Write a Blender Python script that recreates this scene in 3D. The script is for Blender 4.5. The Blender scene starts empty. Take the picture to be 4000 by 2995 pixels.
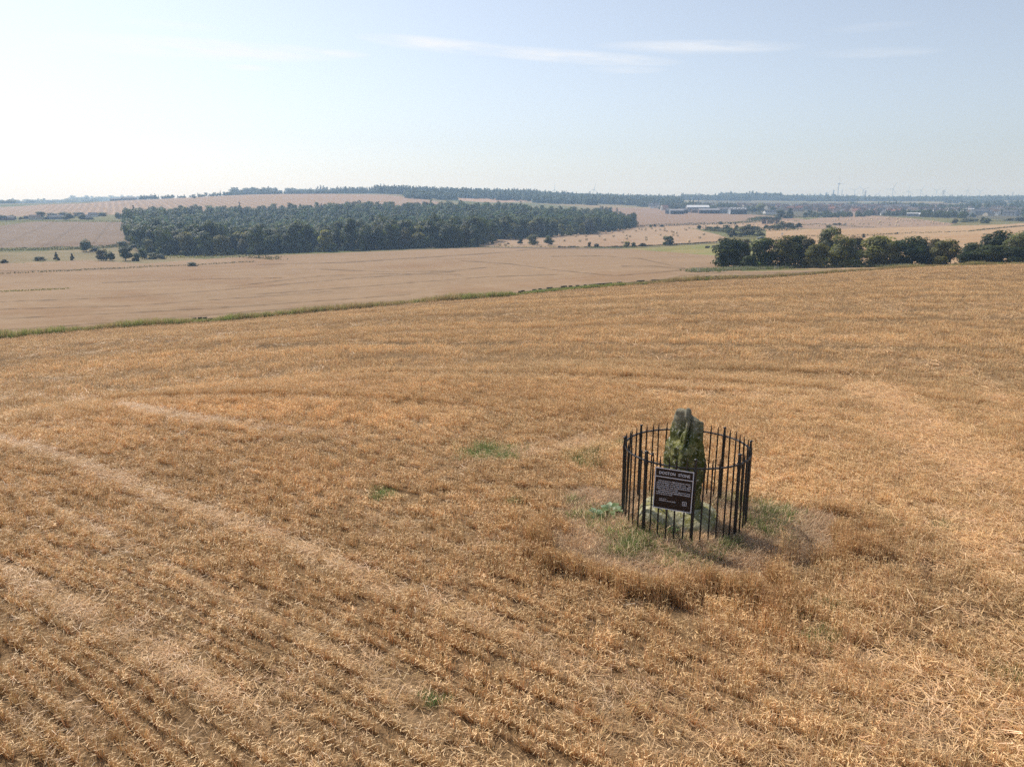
import bpy, math, random
import numpy as np
from mathutils import Vector, noise as mnoise

random.seed(7)
RNG = np.random.default_rng(11)
R_ = math.radians
scene = bpy.context.scene
COL = scene.collection

# ------------------------------------------------------------------ camera
CAM_H = 5.14            # camera height above the ground at the stone
F_PX = 2870.0           # focal length in units of a 4000 px wide frame
PITCH = R_(13.70)       # camera looks this far below the horizon
cam_data = bpy.data.cameras.new("camera")
cam = bpy.data.objects.new("camera", cam_data)
COL.objects.link(cam)
cam.location = (0, 0, CAM_H)
cam.rotation_euler = (math.pi / 2 - PITCH, 0, 0)
cam_data.sensor_fit = 'HORIZONTAL'
cam_data.sensor_width = 36.0
cam_data.lens = 36.0 * F_PX / 4000.0
cam_data.clip_start = 0.1
cam_data.clip_end = 30000
scene.camera = cam

# ------------------------------------------------------------------ sun, sky, exposure
SUN_AZ, SUN_EL = R_(-42), R_(47)       # azimuth from the view direction (+ is right)
sun_dir = Vector((math.sin(SUN_AZ) * math.cos(SUN_EL), math.cos(SUN_AZ) * math.cos(SUN_EL), math.sin(SUN_EL)))
sl = bpy.data.lights.new("sun", 'SUN')
sl.energy = 4.8
sl.angle = R_(0.6)
sl.color = (1.0, 0.945, 0.87)
sun = bpy.data.objects.new("sun", sl)
sun.rotation_euler = sun_dir.to_track_quat('Z', 'Y').to_euler()
COL.objects.link(sun)

world = bpy.data.worlds.new("World")
scene.world = world
world.use_nodes = True
wn, wl = world.node_tree.nodes, world.node_tree.links
wn.clear()
w_out = wn.new('ShaderNodeOutputWorld')
w_bg = wn.new('ShaderNodeBackground')
w_sky = wn.new('ShaderNodeTexSky')
w_sky.sky_type = 'NISHITA'
w_sky.sun_disc = False
w_sky.sun_elevation = SUN_EL
w_sky.sun_rotation = SUN_AZ
w_sky.altitude = 100
w_sky.air_density = 1.0
w_sky.dust_density = 1.15
w_sky.ozone_density = 2.2
w_bg.inputs['Strength'].default_value = 0.122
# thin streaks of cirrus: stretched noise inside long soft lens shapes placed by direction
w_tc = wn.new('ShaderNodeTexCoord')
w_sep = wn.new('ShaderNodeSeparateXYZ')
wl.new(w_tc.outputs['Generated'], w_sep.inputs[0])


def wmath(op, a, b=None, c=None):
    n = wn.new('ShaderNodeMath'); n.operation = op
    for i, x in enumerate((a, b, c)):
        if x is None: continue
        if isinstance(x, (int, float)): n.inputs[i].default_value = x
        else: wl.new(x, n.inputs[i])
    return n.outputs[0]


w_az = wmath('ARCTAN2', w_sep.outputs['X'], w_sep.outputs['Y'])
w_el = wmath('ARCSINE', w_sep.outputs['Z'])
w_comb = wn.new('ShaderNodeCombineXYZ')
wl.new(wmath('MULTIPLY', w_az, 9.0), w_comb.inputs[0])
wl.new(wmath('MULTIPLY', wmath('ADD', w_el, wmath('MULTIPLY', w_az, 0.06)), 75.0), w_comb.inputs[1])
w_noise = wn.new('ShaderNodeTexNoise')
w_noise.inputs['Scale'].default_value = 1.3
w_noise.inputs['Detail'].default_value = 7
w_noise.inputs['Roughness'].default_value = 0.62
wl.new(w_comb.outputs[0], w_noise.inputs['Vector'])
# az (deg), el (deg), half length, half thickness, tilt, strength
CLOUDS = [(-21.5, 10.0, 10.5, 0.75, 0.012, 1.0), (-18.6, 9.05, 2.0, 0.24, 0.01, 0.6), (-12.2, 10.2, 2.2, 0.32, 0.0, 0.8),
          (-5.0, 10.95, 6.5, 0.55, -0.07, 0.8), (4.0, 10.25, 8.5, 0.52, -0.072, 0.75), (13.2, 10.6, 7.5, 0.50, -0.045, 0.55),
          (24.4, 9.6, 4.5, 0.36, -0.05, 0.2), (-23.2, 11.3, 3.5, 0.35, 0.0, 0.4), (24.3, 11.1, 3.0, 0.3, 0.0, 0.15),
          (8.3, 9.3, 3.0, 0.30, -0.03, 0.4), (-30.5, 9.5, 3.0, 0.35, 0.0, 0.35), (47.0, 12.0, 6.0, 0.6, -0.03, 0.6), (-52.0, 12.5, 7.0, 0.7, 0.0, 0.6),
          (70.0, 14.0, 9.0, 0.9, -0.03, 0.6), (110.0, 11.0, 9.0, 0.8, 0.03, 0.6), (160.0, 13.0, 9.0, 0.9, 0.0, 0.6), (-100.0, 12.0, 9.0, 0.8, 0.03, 0.6)]
acc = None
for az, el, hl, ht, tilt, st in CLOUDS:
    da = wmath('SUBTRACT', w_az, R_(az))
    de = wmath('SUBTRACT', wmath('SUBTRACT', w_el, R_(el)), wmath('MULTIPLY', da, tilt))
    q = wmath('ADD', wmath('POWER', wmath('ABSOLUTE', wmath('DIVIDE', da, R_(hl))), 2.0),
              wmath('POWER', wmath('ABSOLUTE', wmath('DIVIDE', de, R_(ht))), 2.0))
    g = wmath('MULTIPLY', wmath('MAXIMUM', wmath('SUBTRACT', 1.0, q), 0.0), st)
    acc = g if acc is None else wmath('MAXIMUM', acc, g)
w_mask = wmath('MULTIPLY', acc, wmath('MAXIMUM', wmath('MULTIPLY', wmath('SUBTRACT', w_noise.outputs['Fac'], 0.27), 3.4), 0.0))
w_mask = wmath('MINIMUM', wmath('MULTIPLY', w_mask, 0.85), 0.9)
w_mix = wn.new('ShaderNodeMix'); w_mix.data_type = 'RGBA'
wl.new(w_mask, w_mix.inputs[0])
w_wb = wn.new('ShaderNodeMix'); w_wb.data_type = 'RGBA'; w_wb.blend_type = 'MULTIPLY'   # one white balance for the whole sky
w_wb.inputs[0].default_value = 1.0
w_hs = wn.new('ShaderNodeHueSaturation')          # summer haze: a paler sky all round
w_hs.inputs['Saturation'].default_value = 0.50; w_hs.inputs['Value'].default_value = 1.06
wl.new(w_sky.outputs[0], w_hs.inputs['Color'])
wl.new(w_hs.outputs[0], w_wb.inputs[6])
w_wb.inputs[7].default_value = (0.93, 0.985, 1.07, 1)
wl.new(w_wb.outputs[2], w_mix.inputs[6])
w_mix.inputs[7].default_value = (7.9, 8.0, 8.2, 1)
wl.new(w_mix.outputs[2], w_bg.inputs['Color'])
wl.new(w_bg.outputs[0], w_out.inputs[0])

scene.view_settings.view_transform = 'Standard'
scene.view_settings.look = 'None'
scene.view_settings.gamma = 1.0
scene.view_settings.use_curve_mapping = False
scene.view_settings.exposure = 0.0
scene.render.engine = 'CYCLES'
scene.cycles.volume_bounces = 2
scene.cycles.max_bounces = 8
scene.cycles.transparent_max_bounces = 8
scene.cycles.diffuse_bounces = 3
scene.cycles.use_fast_gi = False
scene.cycles.use_denoising = False
scene.cycles.use_adaptive_sampling = False


# ------------------------------------------------------------------ helpers: materials
def mat(name, color, rough=0.9, color2=None, scale=5.0, detail=5.0, bump=0.0, bump_scale=None, spec=0.2, translucent=0.0, metallic=0.0,
        attr=None, instancer=None, coords='Object', ramp=(0.35, 0.65), attr_amt=1.0, rand=0.0, trans_tint=None):
    """base colour (mixed with color2 by noise), optional per-vertex tone attribute, optional instance tint"""
    m = bpy.data.materials.new(name)
    m.use_nodes = True
    nt = m.node_tree; n, l = nt.nodes, nt.links
    b = n['Principled BSDF']
    b.inputs['Roughness'].default_value = rough
    b.inputs['Specular IOR Level'].default_value = spec
    b.inputs['Metallic'].default_value = metallic
    rgb = n.new('ShaderNodeRGB'); rgb.outputs[0].default_value = (*color, 1)
    cur = rgb.outputs[0]
    tc = n.new('ShaderNodeTexCoord')
    if color2 is not None:
        nz = n.new('ShaderNodeTexNoise'); nz.inputs['Scale'].default_value = scale; nz.inputs['Detail'].default_value = detail
        nz.inputs['Roughness'].default_value = 0.65
        l.new(tc.outputs[coords], nz.inputs['Vector'])
        mr = n.new('ShaderNodeMapRange'); mr.inputs[1].default_value = ramp[0]; mr.inputs[2].default_value = ramp[1]
        l.new(nz.outputs['Fac'], mr.inputs[0])
        mx = n.new('ShaderNodeMix'); mx.data_type = 'RGBA'
        l.new(mr.outputs[0], mx.inputs[0]); l.new(cur, mx.inputs[6]); mx.inputs[7].default_value = (*color2, 1)
        cur = mx.outputs[2]

    def mul(val, lo, hi):
        nonlocal cur
        mr = n.new('ShaderNodeMapRange'); l.new(val, mr.inputs[0]); mr.inputs[3].default_value = lo; mr.inputs[4].default_value = hi
        mm = n.new('ShaderNodeVectorMath'); mm.operation = 'SCALE'
        l.new(cur, mm.inputs[0]); l.new(mr.outputs[0], mm.inputs['Scale'])
        cur = mm.outputs[0]
    if attr:
        a = n.new('ShaderNodeAttribute'); a.attribute_name = attr
        mm = n.new('ShaderNodeMix'); mm.data_type = 'RGBA'; mm.blend_type = 'MULTIPLY'
        mm.inputs[0].default_value = attr_amt
        l.new(cur, mm.inputs[6]); l.new(a.outputs['Color'], mm.inputs[7]); cur = mm.outputs[2]
    if instancer:
        a = n.new('ShaderNodeAttribute'); a.attribute_name = instancer; a.attribute_type = 'INSTANCER'
        mm = n.new('ShaderNodeMix'); mm.data_type = 'RGBA'; mm.blend_type = 'MULTIPLY'
        mm.inputs[0].default_value = 1.0
        l.new(cur, mm.inputs[6]); l.new(a.outputs['Color'], mm.inputs[7]); cur = mm.outputs[2]
    if rand:
        oi = n.new('ShaderNodeObjectInfo')
        mul(oi.outputs['Random'], 1 - rand, 1 + rand)
    l.new(cur, b.inputs['Base Color'])
    if bump:
        nb = n.new('ShaderNodeTexNoise'); nb.inputs['Scale'].default_value = bump_scale or scale * 3; nb.inputs['Detail'].default_value = 8
        l.new(tc.outputs[coords], nb.inputs['Vector'])
        bp = n.new('ShaderNodeBump'); bp.inputs['Strength'].default_value = min(1.0, bump); bp.inputs['Distance'].default_value = 0.02 if bump <= 1 else bump * 0.02
        l.new(nb.outputs['Fac'], bp.inputs['Height']); l.new(bp.outputs[0], b.inputs['Normal'])
    if translucent:
        tr = n.new('ShaderNodeBsdfTranslucent')
        if trans_tint:          # leaves let through a yellower light than they reflect
            tm = n.new('ShaderNodeMix'); tm.data_type = 'RGBA'; tm.blend_type = 'MULTIPLY'; tm.clamp_result = False
            tm.inputs[0].default_value = 1.0
            l.new(cur, tm.inputs[6]); tm.inputs[7].default_value = (*trans_tint, 1); l.new(tm.outputs[2], tr.inputs['Color'])
        else: l.new(cur, tr.inputs['Color'])
        ms = n.new('ShaderNodeMixShader'); ms.inputs[0].default_value = translucent
        l.new(b.outputs[0], ms.inputs[1]); l.new(tr.outputs[0], ms.inputs[2])
        l.new(ms.outputs[0], n['Material Output'].inputs['Surface'])
    return m


# ------------------------------------------------------------------ helpers: meshes and things
class MB:
    """collects vertices, faces, face materials and a per-vertex tone"""
    def __init__(s): s.v, s.f, s.m, s.c = [], [], [], []

    def add(s, verts, faces, mi=0, tone=(1, 1, 1)):
        o = len(s.v)
        s.v += [tuple(p) for p in verts]
        s.c += [tone] * len(verts)
        for f in faces:
            s.f.append(tuple(i + o for i in f)); s.m.append(mi)

    def box(s, c, size, rz=0.0, mi=0, tone=(1, 1, 1)):
        cx, cy, cz = c; x, y, z = (q / 2 for q in size)
        ca, sa = math.cos(rz), math.sin(rz)
        P = [(a * x, b * y, d * z) for a in (-1, 1) for b in (-1, 1) for d in (-1, 1)]
        P = [(cx + px * ca - py * sa, cy + px * sa + py * ca, cz + pz) for px, py, pz in P]
        s.add(P, [(0, 1, 3, 2), (4, 6, 7, 5), (0, 4, 5, 1), (2, 3, 7, 6), (0, 2, 6, 4), (1, 5, 7, 3)], mi, tone)

    def tube(s, pts, rad, n=8, mi=0, cap=True, tone=(1, 1, 1)):
        V = []; pts = [Vector(p) for p in pts]
        if isinstance(rad, (int, float)): rad = [rad] * len(pts)
        for i, p in enumerate(pts):
            t = (pts[min(i + 1, len(pts) - 1)] - pts[max(i - 1, 0)]).normalized()
            a = Vector((1, 0, 0)) if abs(t.x) < 0.8 else Vector((0, 1, 0))
            e1 = t.cross(a).normalized(); e2 = t.cross(e1)
            for k in range(n):
                th = 2 * math.pi * k / n
                V.append(p + (e1 * math.cos(th) + e2 * math.sin(th)) * rad[i])
        Fc = []
        for i in range(len(pts) - 1):
            for k in range(n):
                a = i * n + k; b = i * n + (k + 1) % n
                Fc.append((a, b, b + n, a + n))
        if cap:
            Fc.append(tuple(range(n - 1, -1, -1))); Fc.append(tuple(range((len(pts) - 1) * n, len(pts) * n)))
        s.add(V, Fc, mi, tone)

    def mesh(s, name, mats, smooth=False):
        me = bpy.data.meshes.new(name)
        me.from_pydata(s.v, [], s.f)
        for m in mats: me.materials.append(m)
        if len(mats) > 1: me.polygons.foreach_set('material_index', s.m)
        if smooth: me.polygons.foreach_set('use_smooth', [True] * len(s.f))
        if any(c != (1, 1, 1) for c in s.c):
            at = me.color_attributes.new('tone', 'FLOAT_COLOR', 'POINT')
            arr = np.ones((len(s.c), 4), np.float32); arr[:, :3] = s.c
            at.data.foreach_set('color', arr.ravel())
        me.update()
        return me

    def build(s, name, mats, parent=None, smooth=False):
        if not isinstance(mats, (list, tuple)): mats = [mats]
        return link(name, s.mesh(name, mats, smooth), parent)


def link(name, data, parent=None):
    o = bpy.data.objects.new(name, data)
    COL.objects.link(o)
    if parent is not None: o.parent = parent
    return o


def tag(o, label=None, cat=None, group=None, kind=None):
    if label: o['label'] = label
    if cat: o['category'] = cat
    if group: o['group'] = group
    if kind: o['kind'] = kind
    return o


def thing(name, loc, label, cat, rz=0.0, group=None):
    o = bpy.data.objects.new(name, None)
    o.empty_display_size = 0.3
    COL.objects.link(o)
    o.location = loc; o.rotation_euler = (0, 0, rz)
    return tag(o, label, cat, group)


def dup(root, loc, rz=0.0, scale=1.0, label=None, group=None):
    c = root.copy(); COL.objects.link(c)
    c.location = loc; c.rotation_euler = (0, 0, rz)
    c.scale = (scale,) * 3 if isinstance(scale, (int, float)) else scale
    if label: c['label'] = label
    if group: c['group'] = group
    for ch in root.children:
        k = ch.copy(); COL.objects.link(k); k.parent = c
        for g in ch.children:
            q = g.copy(); COL.objects.link(q); q.parent = k
    return c


def np_mesh(name, V, Fq, mats, mi=None, tone=None, smooth=False):
    me = bpy.data.meshes.new(name)
    k = Fq.shape[1]
    me.vertices.add(len(V)); me.vertices.foreach_set('co', np.ascontiguousarray(V, np.float32).ravel())
    me.loops.add(Fq.size); me.loops.foreach_set('vertex_index', np.ascontiguousarray(Fq, np.int32).ravel())
    me.polygons.add(len(Fq)); me.polygons.foreach_set('loop_start', np.arange(0, Fq.size, k, dtype=np.int32))
    if smooth: me.polygons.foreach_set('use_smooth', np.ones(len(Fq), bool))
    for m in mats: me.materials.append(m)
    if mi is not None: me.polygons.foreach_set('material_index', np.ascontiguousarray(mi, np.int32))
    if tone is not None:
        at = me.color_attributes.new('tone', 'FLOAT_COLOR', 'POINT')
        arr = np.ones((len(V), 4), np.float32); arr[:, :3] = tone
        at.data.foreach_set('color', arr.ravel())
    me.update(calc_edges=True)
    me.validate()
    return me


_SCATTER_TREES = {}


def scatter(name, variants, P, rot, scl, idx, tint, label, kind='stuff', cat=None):
    """ONE object whose geometry nodes place copies of the variant meshes on its points"""
    c = bpy.data.collections.new(name + '_kinds')
    for i, me in enumerate(variants):
        c.objects.link(bpy.data.objects.new('%s_kind_%02d' % (name, i), me))
    me = bpy.data.meshes.new(name)
    n = len(P)
    me.vertices.add(n); me.vertices.foreach_set('co', np.ascontiguousarray(P, np.float32).ravel())
    a = me.attributes.new('rot', 'FLOAT_VECTOR', 'POINT'); a.data.foreach_set('vector', np.ascontiguousarray(rot, np.float32).ravel())
    a = me.attributes.new('scl', 'FLOAT_VECTOR', 'POINT'); a.data.foreach_set('vector', np.ascontiguousarray(scl, np.float32).ravel())
    a = me.attributes.new('idx', 'INT', 'POINT'); a.data.foreach_set('value', np.ascontiguousarray(idx, np.int32))
    a = me.attributes.new('tint', 'FLOAT_COLOR', 'POINT')
    t = np.ones((n, 4), np.float32); t[:, :3] = tint
    a.data.foreach_set('color', t.ravel())
    o = link(name, me)
    g = bpy.data.node_groups.new(name + '_scatter', 'GeometryNodeTree')
    g.interface.new_socket('Geometry', in_out='INPUT', socket_type='NodeSocketGeometry')
    g.interface.new_socket('Geometry', in_out='OUTPUT', socket_type='NodeSocketGeometry')
    N, L = g.nodes, g.links
    gi, go = N.new('NodeGroupInput'), N.new('NodeGroupOutput')
    ip = N.new('GeometryNodeInstanceOnPoints')
    ci = N.new('GeometryNodeCollectionInfo'); ci.inputs['Collection'].default_value = c
    ci.inputs['Separate Children'].default_value = True; ci.inputs['Reset Children'].default_value = True
    ip.inputs['Pick Instance'].default_value = True

    def na(nm, ty):
        q = N.new('GeometryNodeInputNamedAttribute'); q.data_type = ty; q.inputs[0].default_value = nm
        return q.outputs[0]
    er = N.new('FunctionNodeEulerToRotation')
    L.new(na('rot', 'FLOAT_VECTOR'), er.inputs[0])
    L.new(gi.outputs[0], ip.inputs['Points']); L.new(ci.outputs[0], ip.inputs['Instance'])
    L.new(na('idx', 'INT'), ip.inputs['Instance Index'])
    L.new(er.outputs[0], ip.inputs['Rotation'])
    L.new(na('scl', 'FLOAT_VECTOR'), ip.inputs['Scale'])
    L.new(ip.outputs[0], go.inputs[0])
    md = o.modifiers.new('scatter', 'NODES'); md.node_group = g
    tag(o, label, cat, None, kind)
    return o


# ------------------------------------------------------------------ survey: directions measured in the 4000 x 2995 frame
SP, CP = math.sin(PITCH), math.cos(PITCH)


def ray(u, v):
    x = (u - 2000.0) / F_PX; y = (1497.5 - v) / F_PX
    up = -SP + y * CP; fw = CP + y * SP
    return math.atan2(x, fw), up / math.hypot(x, fw)


def project(X, Y, Z):
    dz = Z - CAM_H
    d = Y * CP - dz * SP
    d = np.where(d < 1e-3, 1e-3, d)
    return 2000 + F_PX * X / d, 1497.5 - F_PX * (Y * SP + dz * CP) / d


# ------------------------------------------------------------------ the lie of the land: height over (azimuth, log distance)
COLUMNS = {
    0: [(85, 1325), (130, 1225), (190, 1140), (290, 1071), (430, 1000), (560, 950), (760, 885), (900, 862), (1150, 845), (1500, 815), (1900, 797), (2600, 803), (3500, 800), (6500, 797)],
    500: [(88, 1283), (150, 1170), (220, 1105), (310, 1050), (420, 1005), (540, 955), (740, 885), (900, 855), (1150, 830), (1500, 795), (1700, 785), (2400, 797), (3500, 793), (6500, 795)],
    1000: [(94, 1243), (160, 1140), (250, 1060), (330, 1025), (430, 993), (600, 945), (800, 880), (980, 830), (1200, 800), (1500, 768), (1650, 761), (2300, 778), (3500, 785), (6500, 795)],
    1500: [(100, 1197), (170, 1110), (260, 1040), (350, 1000), (430, 975), (600, 925), (800, 868), (980, 822), (1200, 795), (1500, 763), (1700, 757), (2300, 772), (3500, 785), (6500, 795)],
    2000: [(108, 1155), (180, 1080), (280, 1015), (400, 975), (450, 960), (600, 915), (750, 878), (950, 832), (1200, 812), (1500, 790), (2000, 765), (2800, 775), (4000, 785), (6500, 792)],
    2500: [(128, 1110), (200, 1045), (300, 1000), (400, 975), (460, 962), (600, 920), (750, 885), (950, 850), (1200, 828), (1500, 808), (2000, 787), (2500, 777), (3500, 782), (6500, 790)],
    3000: [(150, 1084), (222, 1046), (320, 985), (450, 937), (560, 912), (700, 890), (850, 870), (1000, 855), (1200, 832), (1500, 815), (2000, 797), (2600, 784), (3500, 782), (6500, 788)],
    3500: [(160, 1050), (222, 1040), (320, 970), (450, 925), (560, 905), (700, 892), (850, 872), (1000, 850), (1100, 845), (1300, 838), (1700, 815), (2100, 800), (2800, 787), (3500, 783), (6500, 787)],
    4000: [(170, 1032), (222, 1022), (320, 965), (450, 920), (560, 898), (700, 884), (850, 875), (1000, 866), (1200, 848), (1500, 832), (2000, 808), (2500, 792), (3500, 780), (6500, 786)],
}
NEAR = {0: (-1.5, -3.6), 500: (-1.3, -3.4), 1000: (-1.1, -3.2), 1500: (-0.9, -2.8), 2000: (-0.75, -2.4), 2500: (-0.6, -1.9), 3000: (-0.45, -1.5), 3500: (-0.3, -1.1), 4000: (-0.2, -0.9)}
ctl = []
for u, rows in COLUMNS.items():
    a0 = math.atan2(u - 2000.0, F_PX)
    lst = [(1.5, 0.0), (3, 0.0), (6, 0.0), (10, 0.0), (14, 0.0), (30, NEAR[u][0]), (52, NEAR[u][1])]
    for d, v in rows:
        a, t = ray(u, v)
        lst.append((d, CAM_H + d * t))
    for d, z in lst: ctl.append((a0, d, z))
    if u in (0, 4000):
        for aa in (1.6, 2.6):
            for d, z in lst: ctl.append((a0 * aa, d, z))
ctl = np.array(ctl)
A_S, L_S = 1 / 0.20, 1.7


def _phi(d2):
    return 0.5 * d2 * np.log(d2 + 1e-9)


cu = np.c_[ctl[:, 0] * A_S, np.log(ctl[:, 1]) * L_S]
cv = ctl[:, 2] / ctl[:, 1]
nC = len(cu)
Kk = _phi(((cu[:, None] - cu[None]) ** 2).sum(-1)) + np.eye(nC) * 2e-4
Pp = np.c_[np.ones(nC), cu]
sol = np.linalg.solve(np.block([[Kk, Pp], [Pp.T, np.zeros((3, 3))]]), np.r_[cv, np.zeros(3)])
STONE = np.array((2.87, 11.45))


def height(az, r):
    az = np.asarray(az, float); r = np.asarray(r, float)
    shp = np.broadcast(az, r).shape
    a = np.broadcast_to(az, shp).ravel(); rr = np.broadcast_to(r, shp).ravel()
    ac = np.clip(a, -0.95, 0.95)
    wgt = np.clip((np.abs(a) - 0.95) / 1.6, 0, 1); wgt = wgt * wgt * (3 - 2 * wgt)
    q = np.c_[ac * A_S, np.log(np.maximum(rr, 1.5)) * L_S]
    out = np.empty(len(q))
    for i in range(0, len(q), 20000):
        k = q[i:i + 20000]
        out[i:i + 20000] = _phi(((k[:, None] - cu[None]) ** 2).sum(-1)) @ sol[:nC] + np.c_[np.ones(len(k)), k] @ sol[nC:]
    z = out * rr * (1 - wgt) + wgt * (-3 - rr * 0.004)
    near = np.clip((rr - 12) / 14, 0, 1)
    z = z * near
    X, Y = rr * np.sin(a), rr * np.cos(a)
    # mound round the stone, small unevenness of the field
    d2 = ((X - 2.95) / 1.9) ** 2 + ((Y - 11.3) / 1.6) ** 2
    z = z + 0.10 * np.exp(-d2)
    und = np.sin(X * 0.9 + 1.3 * np.sin(Y * 0.5)) * np.sin(Y * 1.1 + 0.7 * np.sin(X * 0.63)) * 0.022
    und += np.sin(X * 0.23 + Y * 0.11) * np.sin(Y * 0.19 - X * 0.07) * 0.10 * np.clip((rr - 15) / 30, 0, 1)
    und *= np.clip(1.6 - rr / 120, 0, 1)
    return (z + und).reshape(shp)


def ground(x, y):
    return float(height(math.atan2(x, y), math.hypot(x, y)))


_RS = np.exp(np.linspace(math.log(3.0), math.log(6800), 900))


def hit(u, v):
    """where the sight line through (u, v) meets the ground: (x, y, z)"""
    a, t = ray(u, v)
    z = height(a, _RS)
    line = CAM_H + _RS * t
    k = np.argmax(z >= line)
    if z[k] < line[k]: k = len(_RS) - 1
    r = _RS[k]
    if k > 0:
        d0 = line[k - 1] - z[k - 1]; d1 = line[k] - z[k]
        if d0 > d1: r = _RS[k - 1] + (r - _RS[k - 1]) * d0 / (d0 - d1)
    return np.array((r * math.sin(a), r * math.cos(a), float(height(a, r))))


def at(u, d):
    a = math.atan2(u - 2000.0, F_PX * CP * 1.02)
    return np.array((d * math.sin(a), d * math.cos(a), float(height(a, d))))


def path(uv, step=None):
    """plan polyline through sighted points ((u, v) or (u, v, d)); densified by step metres"""
    P = []
    for q in uv:
        if len(q) == 3:
            a, t = ray(q[0], q[1]); P.append((q[2] * math.sin(a), q[2] * math.cos(a)))
        else:
            P.append(tuple(hit(*q)[:2]))
    P = np.array(P)
    if step:
        out = []
        for a, b in zip(P[:-1], P[1:]):
            k = max(1, int(np.hypot(*(b - a)) / step))
            out += [a + (b - a) * i / k for i in range(k)]
        P = np.array(out + [P[-1]])
    return P


def seg_dist(X, Y, P):
    """distance of points to a plan polyline"""
    best = np.full(X.shape, 1e9)
    for (x0, y0), (x1, y1) in zip(P[:-1], P[1:]):
        dx, dy = x1 - x0, y1 - y0
        t = np.clip(((X - x0) * dx + (Y - y0) * dy) / (dx * dx + dy * dy + 1e-12), 0, 1)
        best = np.minimum(best, np.hypot(X - x0 - t * dx, Y - y0 - t * dy))
    return best


def in_poly(U, V, poly):
    ins = np.zeros(U.shape, bool)
    n = len(poly)
    for i in range(n):
        x0, y0 = poly[i]; x1, y1 = poly[(i + 1) % n]
        if y0 == y1: continue
        c = (V >= min(y0, y1)) & (V < max(y0, y1)) & (U < x0 + (V - y0) * (x1 - x0) / (y1 - y0))
        ins ^= c
    return ins


def fbm(X, Y, seed=0, octaves=4):
    """cheap value noise in plan, vectorised, roughly -1..1"""
    out = np.zeros(np.shape(X)); amp = 1.0; tot = 0
    for o in range(octaves):
        xi, yi = np.floor(X).astype(np.int64), np.floor(Y).astype(np.int64)
        fx, fy = X - xi, Y - yi
        fx = fx * fx * (3 - 2 * fx); fy = fy * fy * (3 - 2 * fy)

        def h(a, b):
            n = (a * 374761393 + b * 668265263 + (seed + o) * 1274126177) & 0x7fffffff
            n = ((n ^ (n >> 13)) * 1274126177) & 0x7fffffff
            return ((n ^ (n >> 16)) & 0xffff) / 32767.5 - 1
        out += amp * ((h(xi, yi) * (1 - fx) + h(xi + 1, yi) * fx) * (1 - fy) + (h(xi, yi + 1) * (1 - fx) + h(xi + 1, yi + 1) * fx) * fy)
        tot += amp; amp *= 0.55; X = X * 2.03 + 17.1; Y = Y * 2.03 + 5.7
    return out / tot

# ------------------------------------------------------------------ ground: one sheet, split into its fields
VERGE = [(-420, 1368, 92), (0, 1327, 85), (300, 1297, 87), (700, 1262, 91), (1080, 1236, 95), (1500, 1197, 100), (1990, 1157, 108), (2500, 1112, 126), (3000, 1086, 148), (3300, 1070, 158), (3480, 1056, 164), (3700, 1043, 168), (4000, 1032, 172), (4500, 1015, 182)]
_va = np.array([ray(u, v)[0] for u, v, d in VERGE]); _vd = np.array([d for u, v, d in VERGE], float)


def verge_r(az):
    return np.interp(az, _va, _vd)


def rows_coord(X, Y):
    """coordinate across the drill rows (rows bend round from the near left towards the middle)"""
    m = np.clip(0.72 - (Y - 8) * 0.030, 0.05, 0.75)
    return Y + X * m


FIELDS = ['pasture', 'stubble_field', 'barley_field', 'hay_bale_field', 'striped_field', 'upper_field', 'clearing_field', 'ploughed_field', 'rough_grassland',
          'meadow', 'farm_field', 'hill_bale_field', 'wheat_field', 'town_ground', 'hill_ground', 'farmyard']
POLY = {
    'barley_field': [(-900, 1420), (-900, 1040), (0, 1030), (180, 1023), (330, 1016), (560, 1030), (800, 1012), (1000, 1000), (1400, 985), (1880, 966), (2200, 966), (2420, 972), (2490, 975), (2600, 984), (2790, 998), (2900, 1060), (3350, 1050), (3420, 1080), (2600, 1200), (0, 1500)],
    'hay_bale_field': [(1868, 962), (1870, 928), (2100, 910), (2300, 899), (2500, 886), (2640, 884), (2790, 872), (3060, 862), (3200, 868), (3180, 882), (3050, 897), (2900, 900), (2740, 895), (2690, 890), (2800, 915), (2840, 930), (2820, 945), (2600, 955), (2350, 966), (1960, 966)],
    'striped_field': [(-900, 850), (0, 812), (160, 800), (300, 796), (430, 787), (600, 777), (900, 764), (1090, 757), (1165, 800), (1165, 830), (560, 835), (520, 842), (420, 838), (0, 848), (-900, 880)],
    'upper_field': [(1090, 757), (1200, 757), (1500, 761), (1640, 775), (1740, 795), (1600, 812), (1165, 812)],
    'clearing_field': [(1770, 776), (1850, 769), (1960, 771), (2080, 786), (1960, 792), (1820, 788)],
    'ploughed_field': [(-900, 890), (0, 882), (130, 866), (490, 868), (545, 952), (430, 962), (0, 968), (-900, 980)],
    'rough_grassland': [(-900, 1040), (-900, 985), (0, 985), (310, 976), (380, 972), (560, 960), (640, 1000), (800, 1012), (560, 1030), (330, 1016), (0, 1030)],
    'meadow': [(2420, 972), (2500, 962), (2800, 944), (3060, 925), (3060, 960), (2900, 1000), (2790, 998), (2600, 984), (2490, 975)],
    'farm_field': [(2330, 812), (2580, 814), (2720, 830), (2760, 834), (2900, 836), (3090, 850), (3180, 862), (2900, 864), (2790, 872), (2640, 884), (2470, 886), (2420, 860)],
    'hill_bale_field': [(3060, 872), (3200, 852), (3300, 843), (3380, 840), (3480, 848), (3560, 853), (3730, 874), (3700, 884), (3400, 892), (3250, 895), (3060, 892)],
    'wheat_field': [(2990, 895), (3250, 895), (3400, 892), (3720, 882), (3900, 878), (4000, 872), (5200, 860), (5200, 1060), (4000, 1040), (3400, 1052), (3000, 1050), (2960, 960), (2990, 930)],
}
AZ_F = R_(45.5)
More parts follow.
